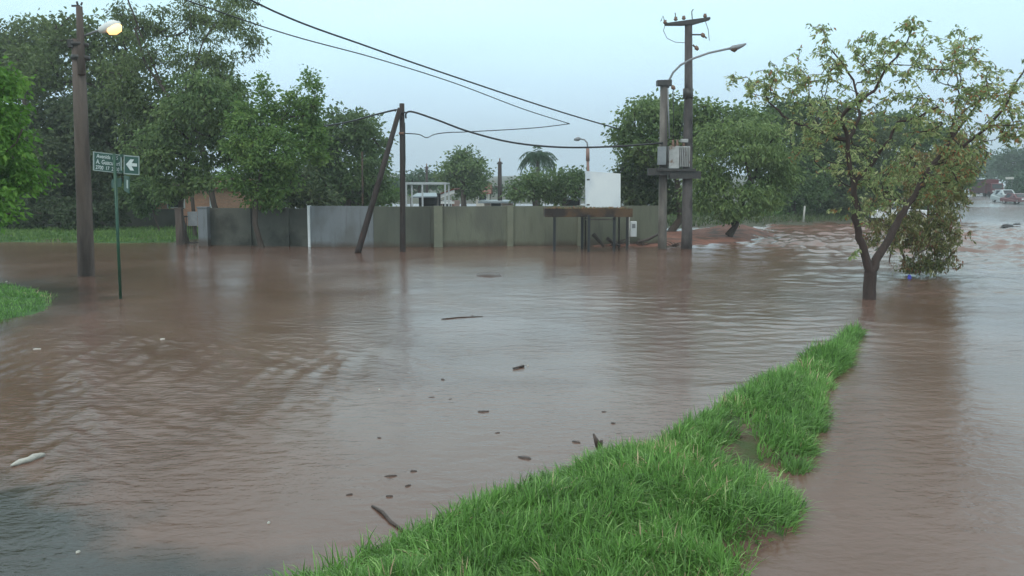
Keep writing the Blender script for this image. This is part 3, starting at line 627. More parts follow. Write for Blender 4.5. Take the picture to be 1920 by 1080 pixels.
# street name sign
b = G(226, 560); Ds = b.y; ss = empty('street_sign', (b.x, b.y, -.3), 'green street name sign with a white one way arrow on a thin post', 'street sign')
S = lambda px, py, d=0: W(px, py, Y=Ds+d)
MB().tube([(b.x, b.y, -.3), (b.x+.02, b.y, S(230,288).z)], .034, 10).build('post', M['green'], ss)
def plate(name, p0, p1, p2, p3, mb_, mf, parent, th=.015, fw=.022, front=True):
    o = MB().prism([p0, p1, p2, p3], (0, th, 0)).build(name, mb_, parent)
    q = MB(); P = [p0, p1, p2, p3]; c = (p0+p1+p2+p3)/4
    for i in range(4):
        a, b2 = P[i], P[(i+1) % 4]; ai = a+(c-a).normalized()*fw*1.4; bi = b2+(c-b2).normalized()*fw*1.4
        q.prism([a+Vector((0,-.004,0)), b2+Vector((0,-.004,0)), bi+Vector((0,-.004,0)), ai+Vector((0,-.004,0))], (0, .003, 0))
    q.build('frame', mf, o); return o
p0, p1, p2, p3 = S(174.5,319.5,-.05), S(228.5,325.5,.10), S(228.5,290.5,.10), S(174.5,284,-.05)
np_ = plate('name_plate', p0, p1, p2, p3, M['signgreen'], M['signframe'], ss)
def text_on(txt, u0, v0, hgt, O, X, Yv, parent, m, wmax, name='lettering'):
    cu = bpy.data.curves.new('t', 'FONT'); cu.body = txt; cu.size = 1.0; cu.extrude = .01; cu.offset = .012; ob = bpy.data.objects.new('t', cu); COL.objects.link(ob)
    dg = bpy.context.evaluated_depsgraph_get(); me = bpy.data.meshes.new_from_object(ob.evaluated_get(dg)); bpy.data.objects.remove(ob)
    xs = [v.co.x for v in me.vertices]; ww = max(xs)-min(xs); sx_ = min(hgt*1.15, wmax/ww)
    N = X.cross(Yv); o3 = ORI[parent.name]
    for v in me.vertices: v.co = O+X*(u0+(v.co.x-min(xs))*sx_)+Yv*(v0+v.co.y*hgt*1.35)+N*(.008+v.co.z*.1)-o3
    me.materials.clear(); return link(name, me, m, parent, o3)
X = (p1-p0).normalized(); Yv = (p3-p0); Yv = (Yv-X*Yv.dot(X)).normalized(); wd = (p1-p0).length; hg = (p3-p0).length
text_on('Avenida 115', .05, hg*.70, .085, p0, X, Yv, np_, M['signwhite'], wd*.74)
text_on('A. Guacurari', .05, hg*.39, .10, p0, X, Yv, np_, M['signwhite'], wd-.11)
text_on('2700  17  2800', .05, hg*.10, .085, p0, X, Yv, np_, M['signwhite'], wd-.11)
q0, q1, q2, q3 = S(232,326.5,.11), S(261.5,328.5,.2), S(261.5,293,.2), S(232,290.5,.11)
ap = plate('arrow_plate', q0, q1, q2, q3, M['signgreen'], M['signframe'], ss)
X2 = (q1-q0).normalized(); Y2 = (q3-q0).normalized(); N2 = X2.cross(Y2); AW = (q1-q0).length; AH = (q3-q0).length
def ar(u, v): return q0+X2*(u*AW)+Y2*(v*AH)+N2*.006
MB().prism([ar(.15,.52), ar(.42,.80), ar(.66,.80), ar(.50,.60), ar(.84,.60), ar(.84,.44), ar(.50,.44), ar(.66,.22), ar(.42,.22)], N2*.006).build('arrow', M['signwhite'], ap)
MB().box(S(230,292,.13), (.06, .12, .05)).build('bracket', M['green'], ss)
MB().box(S(230,322,.13), (.06, .12, .05)).build('bracket', M['green'], ss)
# cross street plates seen nearly edge on
e0 = S(229,352,.05); MB().prism([S(209,353,.75), S(227,350,.1), S(227,333,.1), S(209,337,.75)], (.012,.01,0)).build('cross_plate', M['signgreen'], ss)
MB().prism([S(233,357,.0), S(243,363,-.55), S(243,331,-.55), S(233,329,.0)], (-.012,.01,0)).build('cross_plate', M['signgreen'], ss)
MB().prism([S(238,352,-.3), S(240.5,354,-.42), S(240.5,338,-.42), S(238,337,-.3)], (-.002,-.016,0)).build('lettering', M['signwhite'], ss)

# timber A-frame pole
D = 34.2; b = G(754, 470); tp = empty('utility_pole', (b.x, D, -.4), 'dark timber pole propped by a leaning brace in the water before the wall', 'utility pole')
MB().tube([(W(755,470,Y=D).x, D, -.4), W(755,470,Y=D), W(755,330,Y=D), W(753.5,194,Y=D)], [.12,.115,.105,.095], 10).build('pole', M['darkwood'], tp)
MB().tube([W(670,478,Y=D-.5), W(673,467,Y=D-.5), W(712,335,Y=D-.3), W(750,203,Y=D-.2)], [.125,.12,.105,.09], 10).build('brace', M['darkwood'], tp)
MB().tube([W(746,210,Y=D-.25), W(764,211,Y=D-.0)], .03, 6).tube([W(744,205,Y=D-.1), W(741,209,Y=D)], .02, 6).build('hook', M['darkmetal'], tp)
MB().tube([W(758,250,Y=D-.12), W(748,250,Y=D-.12)], .05, 8).build('insulator', M['porcelain'], tp)
MB().tube([W(759,230,Y=D-.02), W(760,300,Y=D-.02), W(759,330,Y=D-.05)], .014, 5).build('down_wire', M['cable'], tp)

# transformer station
D = 36.0; b = G(1266, 463); ts = empty('transformer_station', (b.x, D, -.4), 'twin concrete poles carrying a grey transformer on a dark platform', 'transformer station')
MB().tube([(W(1242,462,Y=D).x, D, -.4), W(1242,440,Y=D), W(1243,330,Y=D), W(1245,158,Y=D)], [.19,.175,.165,.15], 14).build('pole', M['concrete_pale'], ts)
MB().tube([(W(1287,462,Y=D).x, D, -.4), W(1288,440,Y=D), W(1289,330,Y=D), W(1291,170,Y=D), W(1291,40,Y=D)], [.24,.215,.20,.165,.145], 14).build('pole', M['concrete'], ts)
q = MB(); q.prism([W(1233,160,Y=D-.2), W(1260,160,Y=D-.2), W(1260,149,Y=D-.2), W(1233,150,Y=D-.2)], (0,.4,0)); q.build('cap', M['darkmetal'], ts)
q = MB(); y_ = D-.16
q.prism([W(1248,43,Y=y_), W(1284,38,Y=y_), W(1332,31.5,Y=y_), W(1332,36,Y=y_), W(1300,45,Y=y_), W(1280,46,Y=y_), W(1249,46,Y=y_)][::-1], (0,.32,0)); q.build('crossarm', M['darkmetal'], ts)
for px, py in ((1247,41),(1267,35),(1282,33),(1322,29)):
    MB().tube([W(px,py+4,Y=D), W(px,py+1,Y=D), W(px,py-1,Y=D), W(px,py-3,Y=D)], [.05,.09,.05,.07], 8).build('insulator', M['porcelain'], ts)
for pts in ([(1247,42),(1243,30),(1239,40)], [(1267,36),(1266,24)], [(1298,36),(1297,22),(1300,17)]):
    MB().tube([W(x,y,Y=D) for x,y in pts], .02, 5).build('spike', M['darkmetal'], ts)
MB().tube([W(1297,65,Y=D-.1), W(1318,65,Y=D-.1), W(1325,72,Y=D-.1)], .03, 6).tube([W(1299,84,Y=D-.1), W(1307,92,Y=D-.1)], .035, 6).build('cutout_bracket', M['darkmetal'], ts)
for px, py in ((1318,66),(1306,90),(1262,164)):
    MB().tube([W(px-2,py-4,Y=D-.15), W(px,py,Y=D-.15), W(px+3,py+4,Y=D-.15)], [.04,.09,.045], 8).build('fuse', M['porcelain'], ts)
q = MB(); q.box(W(1238,322,Y=D-.25), (1.0,.22,.28)).box(W(1238,322,Y=D+.3), (1.0,.22,.28)).build('platform_arm', M['darkmetal'], ts)
q = MB(); q.box(W(1284,328,Y=D-.27), (1.25,.24,.30)).box(W(1284,328,Y=D+.32), (1.25,.24,.30)).build('platform_arm', M['darkmetal'], ts)
zt = W(1260,318,Y=D).z; MB().box((W(1264,400,Y=D).x, D+.03, zt-.02), (1.5, 1.0, .10)).build('platform', M['darkmetal'], ts)
tx = W(1271,290,Y=D-.15); z0 = zt+.035; z1 = W(1271,274,Y=D-.15).z
tf = MB().box((W(1261,290,Y=D).x, D-.1, (z0+z1)/2), (.40,.62,z1-z0)).box((W(1280,290,Y=D).x, D-.02, (z0+z1)/2+.02), (.50,.42,z1-z0-.06)).build('transformer', M['transformer'], ts, bevel=.015)
for i in range(7):
    x = W(1272+i*3.4,290,Y=D-.3).x; MB().box((x, D-.30, (z0+z1)/2+.02), (.028,.16,z1-z0-.12)).build('fin', M['transformer'], tf)
for px in (1262,1270,1282):
    MB().tube([W(px,275,Y=D-.1), W(px,270,Y=D-.1), W(px,266,Y=D-.1), W(px,262,Y=D-.1)], [.045,.07,.04,.05], 8).build('bushing', M['porcelain'], tf)
MB().box(W(1283,264,Y=D-.1), (.28,.22,.14)).build('oil_tank', M['transformer'], tf, bevel=.02)
MB().box(W(1241,292,Y=D-.24), (.34,.12,.72)).build('control_box', M['grey'], ts, bevel=.01)
MB().tube([W(1253,165,Y=D-.1), W(1254,152,Y=D-.12), W(1262,136,Y=D-.16), W(1276,122,Y=D-.25), W(1296,111,Y=D-.3), W(1330,99,Y=D-.4), W(1372,90,Y=D-.5)], .042, 8).tube([W(1252,165,Y=D-.2), W(1255,260,Y=D-.22)], .03, 6).build('lamp_arm', M['grey'], ts)
lh = MB().tube([W(1368,91.5,Y=D-.5), W(1374,90,Y=D-.5), W(1384,88,Y=D-.5), W(1392,85,Y=D-.5), W(1399,82,Y=D-.5)], [.05,.10,.10,.07,.03], 10).build('lamp_head', M['grey'], ts)
MB().tube([W(1371,93,Y=D-.55), W(1377,94,Y=D-.55), W(1382,91.5,Y=D-.55)], [.05,.09,.05], 10).build('lens', M['rust'], lh)
MB().tube([W(1247,46,Y=D-.1), W(1244,58,Y=D-.1), W(1251,72,Y=D-.1), W(1266,79,Y=D-.1), W(1284,80,Y=D-.1)], .012, 5).build('jumper_wire', M['cable'], ts)
MB().tube([W(1322,38,Y=D-.1), W(1328,56,Y=D-.1), W(1330,76,Y=D-.1)], .012, 5).build('jumper_wire', M['cable'], ts)
MB().tube([W(1285,178,Y=D-.3), W(1280,230,Y=D-.3), W(1270,262,Y=D-.2)], .015, 5).build('jumper_wire', M['cable'], ts)
MB().tube([W(1262,168,Y=D-.2), W(1263,220,Y=D-.2), W(1262,262,Y=D-.1)], .015, 5).build('jumper_wire', M['cable'], ts)
MB().tube([W(1290,185,Y=D), W(1290,166,Y=D)], .20, 12).build('clamp', M['darkmetal'], ts)

# far poles and lamp
def farpole(px, ytop, ybot, D, r, label, arm=0):
    t = W(px, ytop, Y=D); bz = -.4+float(rise(np.array(float(D)))); x = W(px+.5, ybot, Y=D).x; ro = empty('utility_pole', (x, D, bz), label, 'utility pole')
    MB().tube([(x, D, bz), tuple(t)], [r*1.2, r*.85], 8).build('pole', M['darkwood'] if r > .1 else M['rust'], ro)
    if arm: MB().box((t.x, D, t.z-.15), (arm, .12, .12)).build('crossarm', M['darkmetal'], ro); MB().tube([(t.x, D, t.z), (t.x, D, t.z+.3)], .06, 6).build('insulator', M['porcelain'], ro)
farpole(800, 312, 372, 95, .15, 'short far pole left of the round tree, above the white pipe frame', .5)
farpole(937, 303, 376, 78, .19, 'thin dark far pole between the round tree and the palm', .5)
farpole(679, 285, 385, 50, .055, 'thin rusty pole in front of the dark rounded tree, left of the leaning brace', 0)
D = 60; b = W(1103, 400, Y=D); lp = empty('street_lamp', (b.x, D, -.4), 'slender street lamp with a curved arm above the blank white board', 'street lamp')
MB().tube([(b.x, D, -.4), W(1103,330,Y=D), W(1102,300,Y=D)], [.12,.10,.09], 8).tube([W(1102,302,Y=D), W(1102,276,Y=D)], [.13,.11], 8).build('pole', M['pinkwall'], lp)
MB().tube([W(1102,278,Y=D), W(1101,268,Y=D), W(1096,262,Y=D), W(1086,260,Y=D)], .05, 6).build('lamp_arm', M['grey'], lp)
MB().tube([W(1089,260,Y=D), W(1084,260.5,Y=D), W(1076,262,Y=D)], [.06,.15,.06], 8).build('lamp_head', M['grey'], lp)

# ------------------------------------------------------------------ overhead cables
def cable(pts, r, label, m='cable'):
    P = [W(x, y, Y=d) for x, y, d in pts]; out_ = []
    for i in range(len(P)-1):
        p0_, p1_, p2_, p3_ = P[max(i-1,0)], P[i], P[i+1], P[min(i+2, len(P)-1)]
        for j in range(8):
            t = j/8; out_.append(.5*((2*p1_)+(p2_-p0_)*t+(2*p0_-5*p1_+4*p2_-p3_)*t*t+(3*p1_-p0_-3*p2_+p3_)*t**3))
    out_.append(P[-1]); return tag(MB().tube(out_, r, 6).build('overhead_cable', M[m]), label, 'cable')
cable([(150,-190,29),(480,5,32),(700,91,36),(900,160,41),(1030,203,44),(1140,236,47),(1280,275,52)], .034, 'upper of the two long cables slanting down across the sky to the right tree')
cable([(180,-60,29),(512,56,33),(700,108,37),(850,155,41),(980,204,45),(1068,232,48)], .022, 'lower thinner of the two long cables slanting across the sky')
cable([(1068,232,48),(1000,240,46),(880,247,43),(840,248.5,41),(815,252,40),(800,258,38),(785,252,36),(758,250,34.1)], .022, 'thin cable running back from the cable joint to the propped pole')
cable([(742,206,34.1),(728,209,35),(700,216,37),(650,229,41),(580,240,46),(500,246,50)], .036, 'thick cable leaving the propped pole to the left into the trees')
cable([(761,222,34),(762,212,34),(775,210,34),(820,225,34),(880,247,34.3),(960,267,34.7),(1050,276,35.2),(1145,275,35.8),(1243,268,35.8)], .036, 'thick sagging cable from the propped pole to the twin concrete poles')

# ------------------------------------------------------------------ vehicles on the far avenue
def car(name, px, D, paint, label, face=1, wdt=1.78, hgt=1.5, ln=4.3, cat='car', yaw=0, suv=False):
    zb = float(rise(np.array(float(D))))+.04; cx = W(px, 380, Y=D).x; r = empty(name, (cx, D, zb), label, cat)
    ca, sa = math.cos(yaw), math.sin(yaw)
    def T(x, y, z): return (cx+x*ca-y*sa, D+x*sa+y*ca, zb+z)
    hw = wdt/2; bz = .32; bl = hgt*.58; rt = hgt
    prof = [(0,bz),(0,bl*.9),(.05,bl),(1.05,bl+.06),(1.75,rt-.04),(2.0,rt),(ln-.9 if suv else ln-1.3,rt),(ln-.15 if suv else ln-.6,bl+.1),(ln,bl),(ln,bz)]
    prof = [(p[0]-ln/2, p[1]) for p in prof]
    mb = MB(); n = len(prof); b0 = len(mb.v)
    for sx in (-1, -.86, .86, 1):
        for y, z_ in prof:
            tl = 1 if abs(sx) < .9 else 0
            inset = .12 if z_ > bl+.08 and not tl else 0
            mb.v.append(Vector(T(sx*(hw-inset), y, z_-(.05 if not tl and z_ > bl else 0))))
    for s in range(3):
        for i in range(n):
            j = (i+1) % n; mb.f.append((b0+s*n+i, b0+s*n+j, b0+(s+1)*n+j, b0+(s+1)*n+i)); mb.sm.append(False)
    mb.f.append(tuple(b0+i for i in reversed(range(n)))); mb.f.append(tuple(b0+3*n+i for i in range(n))); mb.sm += [False]*2
    mb.build('body', paint, r)
    f = -ln/2
    MB().prism([T(-hw*.74, f+1.12, bl+.09), T(hw*.74, f+1.12, bl+.09), T(hw*.66, f+1.70, rt-.1), T(-hw*.66, f+1.70, rt-.1)], (0, -.03, .02)).build('windscreen', M['glass'], r)
    for s in (-1, 1):
        MB().prism([T(s*(hw-.08), f+1.5, bl+.05), T(s*(hw-.08), f+ln-1.0, bl+.05), T(s*(hw-.12), f+ln-1.3, rt-.12), T(s*(hw-.12), f+1.95, rt-.12)], (s*.01, 0, 0)).build('side_window', M['glass'], r)
        MB().box(T(s*hw*.74, f-.005, bl*.82), (.32, .05, .16)).build('headlight', M['lens'], r)
        MB().box(T(s*(hw+.06), f+1.45, bl+.15), (.16, .12, .12)).build('mirror', M['trim'], r)
        for yy_ in (f+.85, f+ln-.85):
            q = MB().tube([T(s*(hw-.02), yy_, .31), T(s*(hw-.22), yy_, .31)], .31, 16).build('wheel', M['tyre'], r)
            MB().tube([T(s*(hw+.0), yy_, .31), T(s*(hw-.05), yy_, .31)], .18, 12).build('rim', M['rim'], q)
    MB().box(T(0, f-.02, .42), (wdt*.92, .06, .18)).box(T(0, f-.02, bl*.8), (wdt*.46, .04, .14)).build('bumper', M['trim'], r)
    return r
car('parked_car', 1884, 124, M['carsilver'], 'silver grey off road car facing the camera on the right side of the far avenue', suv=True, hgt=1.75, wdt=1.8)
car('parked_car', 1834, 165, M['carwhite'], 'small white car far up the wet avenue, left of the dark red truck', hgt=1.5)
car('parked_car', 1906, 118, M['carred'], 'dull red car half hidden at the right edge beside the silver car', hgt=1.4, yaw=.1)
car('parked_car', 1690, 66, M['carwhite'], 'white car showing through the leaves behind the drooping tree', hgt=1.5, yaw=R(75))
bpy.data.objects[[o.name for o in bpy.data.objects if o.name.startswith('parked_car')][-1]].location.z = -.1
D = 148; zb = float(rise(np.array(148.))); cx = W(1862, 380, Y=D).x
tk = empty('truck', (cx, D, zb), 'dark red box truck parked on the right of the far avenue', 'truck')
MB().box((cx, D+3.2, zb+1.75), (2.2, 5.0, 2.3)).build('cargo_box', M['truckred'], tk)
MB().prism([(cx-1.0,D-1.1,zb+.5),(cx-1.0,D-1.15,zb+1.3),(cx-1.0,D-.8,zb+2.2),(cx-1.0,D+.5,zb+2.25),(cx-1.0,D+.5,zb+.5)], (2.0,0,0)).build('cab', M['truckred'], tk)
MB().prism([(cx-.85,D-1.13,zb+1.35),(cx+.85,D-1.13,zb+1.35),(cx+.8,D-.86,zb+2.08),(cx-.8,D-.86,zb+2.08)], (0,-.03,0)).build('windscreen', M['glass'], tk)
MB().box((cx, D-1.2, zb+.55), (2.05, .12, .25)).build('bumper', M['trim'], tk)
for s in (-1, 1):
    MB().box((cx+s*.75, D-1.16, zb+.95), (.3, .05, .18)).build('headlight', M['lens'], tk)
    for yy_ in (D-.4, D+4.4): MB().tube([(cx+s*1.05, yy_, zb+.46), (cx+s*.75, yy_, zb+.46)], .44, 14).build('wheel', M['tyre'], tk)
D = 135; c = W(1893, 334, Y=D); sg = empty('sign_board', (c.x, D, .3), 'small pale sign board among the trees above the silver car', 'sign board')
MB().box(c, (1.25, .06, .36)).build('panel', M['whitepost'], sg)
for s in (-.45, .45): MB().tube([(c.x+s, D+.06, .3), (c.x+s, D+.06, c.z+.1)], .04, 6).build('post', M['darkmetal'], sg)
c = W(1506, 416, Y=62); tag(MB().tube([(c.x, 62, -.2), tuple(W(1509,386,Y=62))], [.07,.06], 8).build('marker_post', M['whitepost']), 'short leaning whitewashed marker post before the dark trees', 'post')

# ------------------------------------------------------------------ floating things
def blob(name, px, py, l, wd, h, m, ang, label, cat, seed, pts=9, group=None, thin=.5):
    rg = random.Random(seed); c = G(px, py); a0 = R(ang); ring = []
    for i in range(pts):
        a = 2*math.pi*i/pts; rr = rg.uniform(.65, 1.0); x = math.cos(a)*l/2*rr; y = math.sin(a)*wd/2*rr
        ring.append(Vector((c.x+x*math.cos(a0)-y*math.sin(a0), c.y+x*math.sin(a0)+y*math.cos(a0), 0)))
    mb = MB(); n = len(ring); mb.v = [p+Vector((0,0,-.02)) for p in ring]+[p+(Vector((c.x,c.y,0))-p)*.25+Vector((0,0,h*rg.uniform(.5,1))) for p in ring]+[Vector((c.x,c.y,h*1.1))]
    for i in range(n): j = (i+1) % n; mb.f += [(i,j,n+j,n+i),(n+i,n+j,2*n)]; mb.sm += [True, True]
    return tag(mb.build(name, m), label, cat, group)
c = G(53, 866); o = MB(); t_ = W(84, 857, z=.02)
a = G(20, 877)+Vector((0,0,.02)); b = G(84, 857)+Vector((0,0,.03))
ax = b-a; px_ = Vector((-ax.y, ax.x, 0)).normalized()
o.tube([a, a+ax*.12, a+ax*.3+px_*.01, a+ax*.5-px_*.008, a+ax*.72+px_*.01, a+ax*.9, b], [.006,.018,.028,.026,.034,.024,.01], 9); o.build('floating_bottle', M['plastic']); tag(bpy.data.objects['floating_bottle'], 'pale crushed plastic bottle floating at the lower left', 'bottle')
s0, s1 = G(698, 950)+Vector((0,0,.004)), G(757, 998)+Vector((0,0,.01))
tag(MB().tube([s0, s0+(s1-s0)*.3+Vector((.01,0,.01)), s0+(s1-s0)*.65+Vector((-.01,0,0)), s1], [.010,.014,.014,.010], 7).build('stick', M['stick']), 'dark wet stick afloat at the edge of the grass bank', 'stick')
s0, s1 = G(828, 599)+Vector((0,0,.01)), G(905, 594)+Vector((0,0,.01))
tag(MB().tube([s0, s0*.6+s1*.4+Vector((0,.06,0)), s1], [.008,.012,.006], 6).build('stick', M['stick']), 'long thin twig floating in the middle of the flooded street', 'stick')
s0, s1 = G(962, 692)+Vector((0,0,.01)), G(982, 688)+Vector((0,0,.015))
tag(MB().tube([s0, s1], [.012,.018], 6).build('stick', M['stick']), 'short dark twig floating beside a white scrap in mid water', 'stick')
blob('floating_debris', 917, 517, .95, 1.1, .05, M['deadleaf'], 10, 'brown mat of leaves floating before the olive wall', 'debris', 1, 13)
for i, (px, py, l, lab) in enumerate([(985,859,.20,'dark boat shaped leaf floating just left of the grass bank'),(765,911,.10,'small dark leaf floating above the end of the stick'),(729,931,.08,'round dark leaf floating nearest the wet stick'),(732,893,.15,'flat brown leaf floating left of the grass bank'),(775,884,.09,'tiny brown leaf floating above the small dark leaf'),(1080,829,.14,'blurred brown leaf beside the weed stalk on the bank edge'),(905,772,.20,'faint dark leaf floating mid water, right of the sky reflection'),(1150,794,.08,'dark leaf scrap floating beyond the weed stalk'),(655,928,.10,'faint leaf floating left of the round dark leaf')]):
    blob('floating_leaf', px, py, l, l*.38, .012, M['deadleaf'], [150,40,0,10,0,140,10,150,20][i], lab, 'leaf', 20+i, 8, 'dark leaves floating on the water')
for i, (px, py, l, lab) in enumerate([(70,655,.22,'white scrap of litter floating on the left below the grassy verge'),(305,636,.14,'small white scrap of litter floating below the street sign post'),(504,981,.045,'tiny white scrap floating at the bottom left of the stick'),(147,1036,.07,'pinkish white scrap lying on the wet asphalt at the lower left'),(990,686,.07,'tiny white scrap floating beside the short twig'),(711,731,.07,'tiny white scrap floating in the middle of the sky reflection'),(12,528,.20,'white scrap lying at the left edge behind the grassy verge')]):
    blob('litter', px, py, l*.8, l*.4, .015, M['plastic'], 20*i, lab, 'litter', 40+i, 8, 'white scraps of litter')
_rg = random.Random(12)
for i in range(9):
    blob('leaf_speck', _rg.uniform(620, 1180), _rg.uniform(640, 900) if i % 3 else _rg.uniform(500, 640), _rg.uniform(.08, .14), _rg.uniform(.04, .07), .008, M['deadleaf'], _rg.uniform(0, 180), 'tiny dark leaf speck drifting on the calm middle water', 'leaf', 200+i, 6, 'tiny leaf specks on the calm water')
blob('litter', 1705, 521, .14, .12, .08, M['blue'], 0, 'small bright blue scrap caught under the drooping tree', 'litter', 77)
blob('floating_debris', 1888, 425, .95, .8, .16, M['trim'], 0, 'dark lump floating on the pale water at the right edge', 'debris', 78)
blob('floating_debris', 1906, 421, .5, .6, .08, M['trim'], 0, 'small dark lump just right of the larger floating lump', 'debris', 79)
def brush(name, px, py, n, ln, label, seed, D=None, m='stick', up=.5, cat='branch'):
    rg = random.Random(seed); c = G(px, py); mb = MB()
    for i in range(n):
        a = rg.uniform(0, 6.28); l = ln*rg.uniform(.5, 1.2); s = c+Vector((rg.uniform(-.3,.3)*ln, rg.uniform(-.1,.1), .03)); e = s+Vector((math.cos(a)*l, math.sin(a)*l*.4, l*rg.uniform(.05, up)))
        mb.tube([s, (s+e)/2+Vector((0,0,.08*ln)), e], [.035*ln,.028*ln,.01*ln], 5)
    return tag(mb.build(name, M[m]), label, cat)
def log(pts, r, label, m='stick'): tag(MB().tube([W(x,y,Y=d) for x,y,d in pts], r, 7).build('fallen_branch', M[m]), label, 'branch', 'branches washed up along the wall')
log([(1113,440,35.9),(1122,450,35.7),(1132,462,35.4)], [.09,.07,.05], 'dark stub of branch leaning under the middle of the rusty shelter')
log([(1193,455,36),(1215,449,36.2),(1240,436,36.6)], [.05,.06,.045], 'long rusty branch resting against the left concrete pole')
log([(1138,446,36),(1150,455,36),(1163,461,35.8)], [.07,.05,.04], 'short forked branch beside the right leg of the shelter')
brush('brushwood', 1150, 462, 10, .7, 'tangle of wet twigs under the right side of the shelter', 3)
brush('brushwood', 1205, 461, 9, .6, 'heap of brown twigs below the white meter box', 4)
brush('brushwood', 1262, 463, 9, .55, 'brown debris heaped between the twin concrete poles', 5)
w_ = G(1122, 850); tag(MB().tube([w_+Vector((0,0,.0)), w_+Vector((-.01,0,.10)), w_+Vector((-.05,.0,.19))], [.012,.03,.008], 6).tube([w_+Vector((.02,0,.06)), w_+Vector((.03,0,.13))], [.02,.012], 6).build('weed_stalk', M['deadleaf']), 'broken brown weed stalk at the water edge of the grass bank', 'weed')

# ------------------------------------------------------------------ trees
tree(-95, 21, [(-15,185,62,62),(-5,260,62,60),(8,330,56,48),(-20,385,58,45),(-90,250,100,140),(-25,140,50,32)], 'bright', 'bright yellow green leafy tree cut by the left edge of the photo', cover=1.1, rc=.28, nl=26, ls=.13, seed=3, tr=.16, asp=.6, droop=.45, depth=.8, tmean=.5)
tree(60, 62, [(40,62,70,42),(-20,100,70,50),(20,150,90,40),(75,120,45,40),(-60,70,60,50)], 'olive', 'tall olive crowned tree at the far left behind the lit street lamp pole', cover=1.3, rc=.55, nl=26, ls=.24, seed=4, tr=.3, droop=.1)
tree(215, 56, [(150,75,60,42),(215,120,58,45),(110,140,60,38),(235,70,35,28),(180,170,70,40)], 'olive', 'olive crowned tree directly behind the glowing street lamp', cover=1.3, rc=.55, nl=26, ls=.24, seed=5, tr=.28, droop=.1)
tree(95, 53, [(60,230,75,60),(30,320,70,70),(110,310,70,80),(150,220,60,50),(70,385,90,45)], 'dark', 'very dark dense tree at the left behind the lawn, left of the thick pole', cover=1.3, rc=.5, nl=28, ls=.24, seed=6, tr=.3, depth=1)
tree(235, 52, [(220,220,60,50),(250,300,65,60),(190,320,60,70),(270,360,45,30),(190,385,60,35),(290,250,40,50)], 'dark', 'dark dense tree behind the street sign and the garden wall', cover=1.3, rc=.5, nl=28, ls=.24, seed=7, tr=.3, depth=1)
tree(350, 44, [(350,20,110,60),(435,40,60,60),(470,75,38,45),(262,45,70,60),(215,25,35,45),(300,-40,120,45),(410,115,60,40),(275,110,60,45),(450,-10,60,40),(345,110,60,40)], 'wisp', 'tall airy tree with thin open foliage against the sky, left of the long cables', cover=.62, rc=.30, nl=18, ls=.15, seed=8, tr=.12, gfrac=.9, tip=.011, droop=.6, asp=.4, bark='bark', shell=(.15, 1.0),
     trunk=[[(350,None),(352,300),(348,160),(358,40),(350,-40)],[(348,180),(380,80),(420,20)],[(352,260),(300,150),(262,60),(240,0)],[(350,220),(272,120),(255,60)]])
tree(335, 39.5, [(390,190,62,55),(340,240,60,55),(430,250,50,55),(300,290,50,45),(355,305,45,36),(322,350,36,30),(345,345,26,24),(405,338,36,14),(440,180,30,35),(425,295,34,26)], 'mid', 'leafy mid green tree over the gate pillars, beside the young poplar like tree', cover=1.05, rc=.33, nl=24, ls=.16, seed=9, tr=.15, droop=.5, trunk=[[(336,None),(337,400),(345,330),(360,250)]])
tree(478, 36.3, [(500,225,34,45),(560,225,34,45),(583,175,13,48),(460,255,42,50),(525,285,56,52),(588,270,22,55),(484,322,50,42),(497,170,9,28),(545,180,8,30),(450,215,22,40),(436,335,26,24),(455,352,16,14),(520,340,40,38),(478,368,24,20),(500,382,22,18)], 'fresh', 'young upright tree with fresh green leaves standing in the water before the dark shaded wall', cover=1.1, rc=.24, nl=22, ls=.14, seed=10, tr=.15, droop=.25, trunk=[[(478,None),(478,420),(480,360),(500,290),(515,230)]], asp=.55)
tree(650, 54, [(650,245,55,48),(690,265,32,55),(615,275,50,50),(660,330,62,48),(705,330,26,48),(590,340,50,45),(640,365,70,25)], 'mid', 'dark rounded tree behind the grey wall, left of the leaning brace', cover=1.25, rc=.5, nl=28, ls=.22, seed=11, tr=.28, tmean=.32)
tree(560, 47, [(560,345,45,35),(600,365,45,22),(540,375,40,15)], 'dark', 'dark low tree between the young tree and the grey wall', cover=1.2, rc=.4, nl=26, ls=.2, seed=12, tr=.14)
tree(725, 58, [(700,372,40,16),(735,362,24,20),(655,378,35,10)], 'fresh', 'low bright green bush showing over the wall behind the leaning brace', name='bush', cover=1.1, rc=.4, nl=24, ls=.2, seed=13, tr=.08, cat='bush')
tree(868, 80, [(868,312,34,34),(845,330,26,30),(896,326,25,34),(873,298,30,20),(868,345,42,24),(885,350,28,22)], 'mid', 'round crowned tree standing alone over the middle of the wall', cover=1.0, rc=.5, nl=24, ls=.25, seed=14, tr=.3, trunk=[[(869,None),(869,372),(868,335)]])
tree(790, 105, [(790,336,36,18),(760,345,30,18),(825,342,26,15),(735,350,20,20)], 'far', 'low far tree behind the white pipe frame', cover=1.1, rc=.7, nl=24, ls=.34, seed=15, tr=.25)
tree(915, 112, [(905,352,22,12),(930,356,16,9),(965,350,14,9)], 'far', 'low distant tree just right of the round tree', cover=1.1, rc=.7, nl=22, ls=.34, seed=16, tr=.2)
tree(1000, 60, [(985,352,28,24),(1010,338,28,22),(965,362,16,14),(1015,362,34,20)], 'mid', 'bushy tree below the palm, above the olive wall', cover=1.1, rc=.42, nl=26, ls=.2, seed=17, tr=.14, tmean=.4)
tree(1060, 61, [(1050,340,26,26),(1078,345,24,28),(1040,362,24,20),(1085,330,16,18)], 'mid', 'bushy tree directly left of the blank white board', cover=1.1, rc=.42, nl=26, ls=.2, seed=18, tr=.14, tmean=.32)
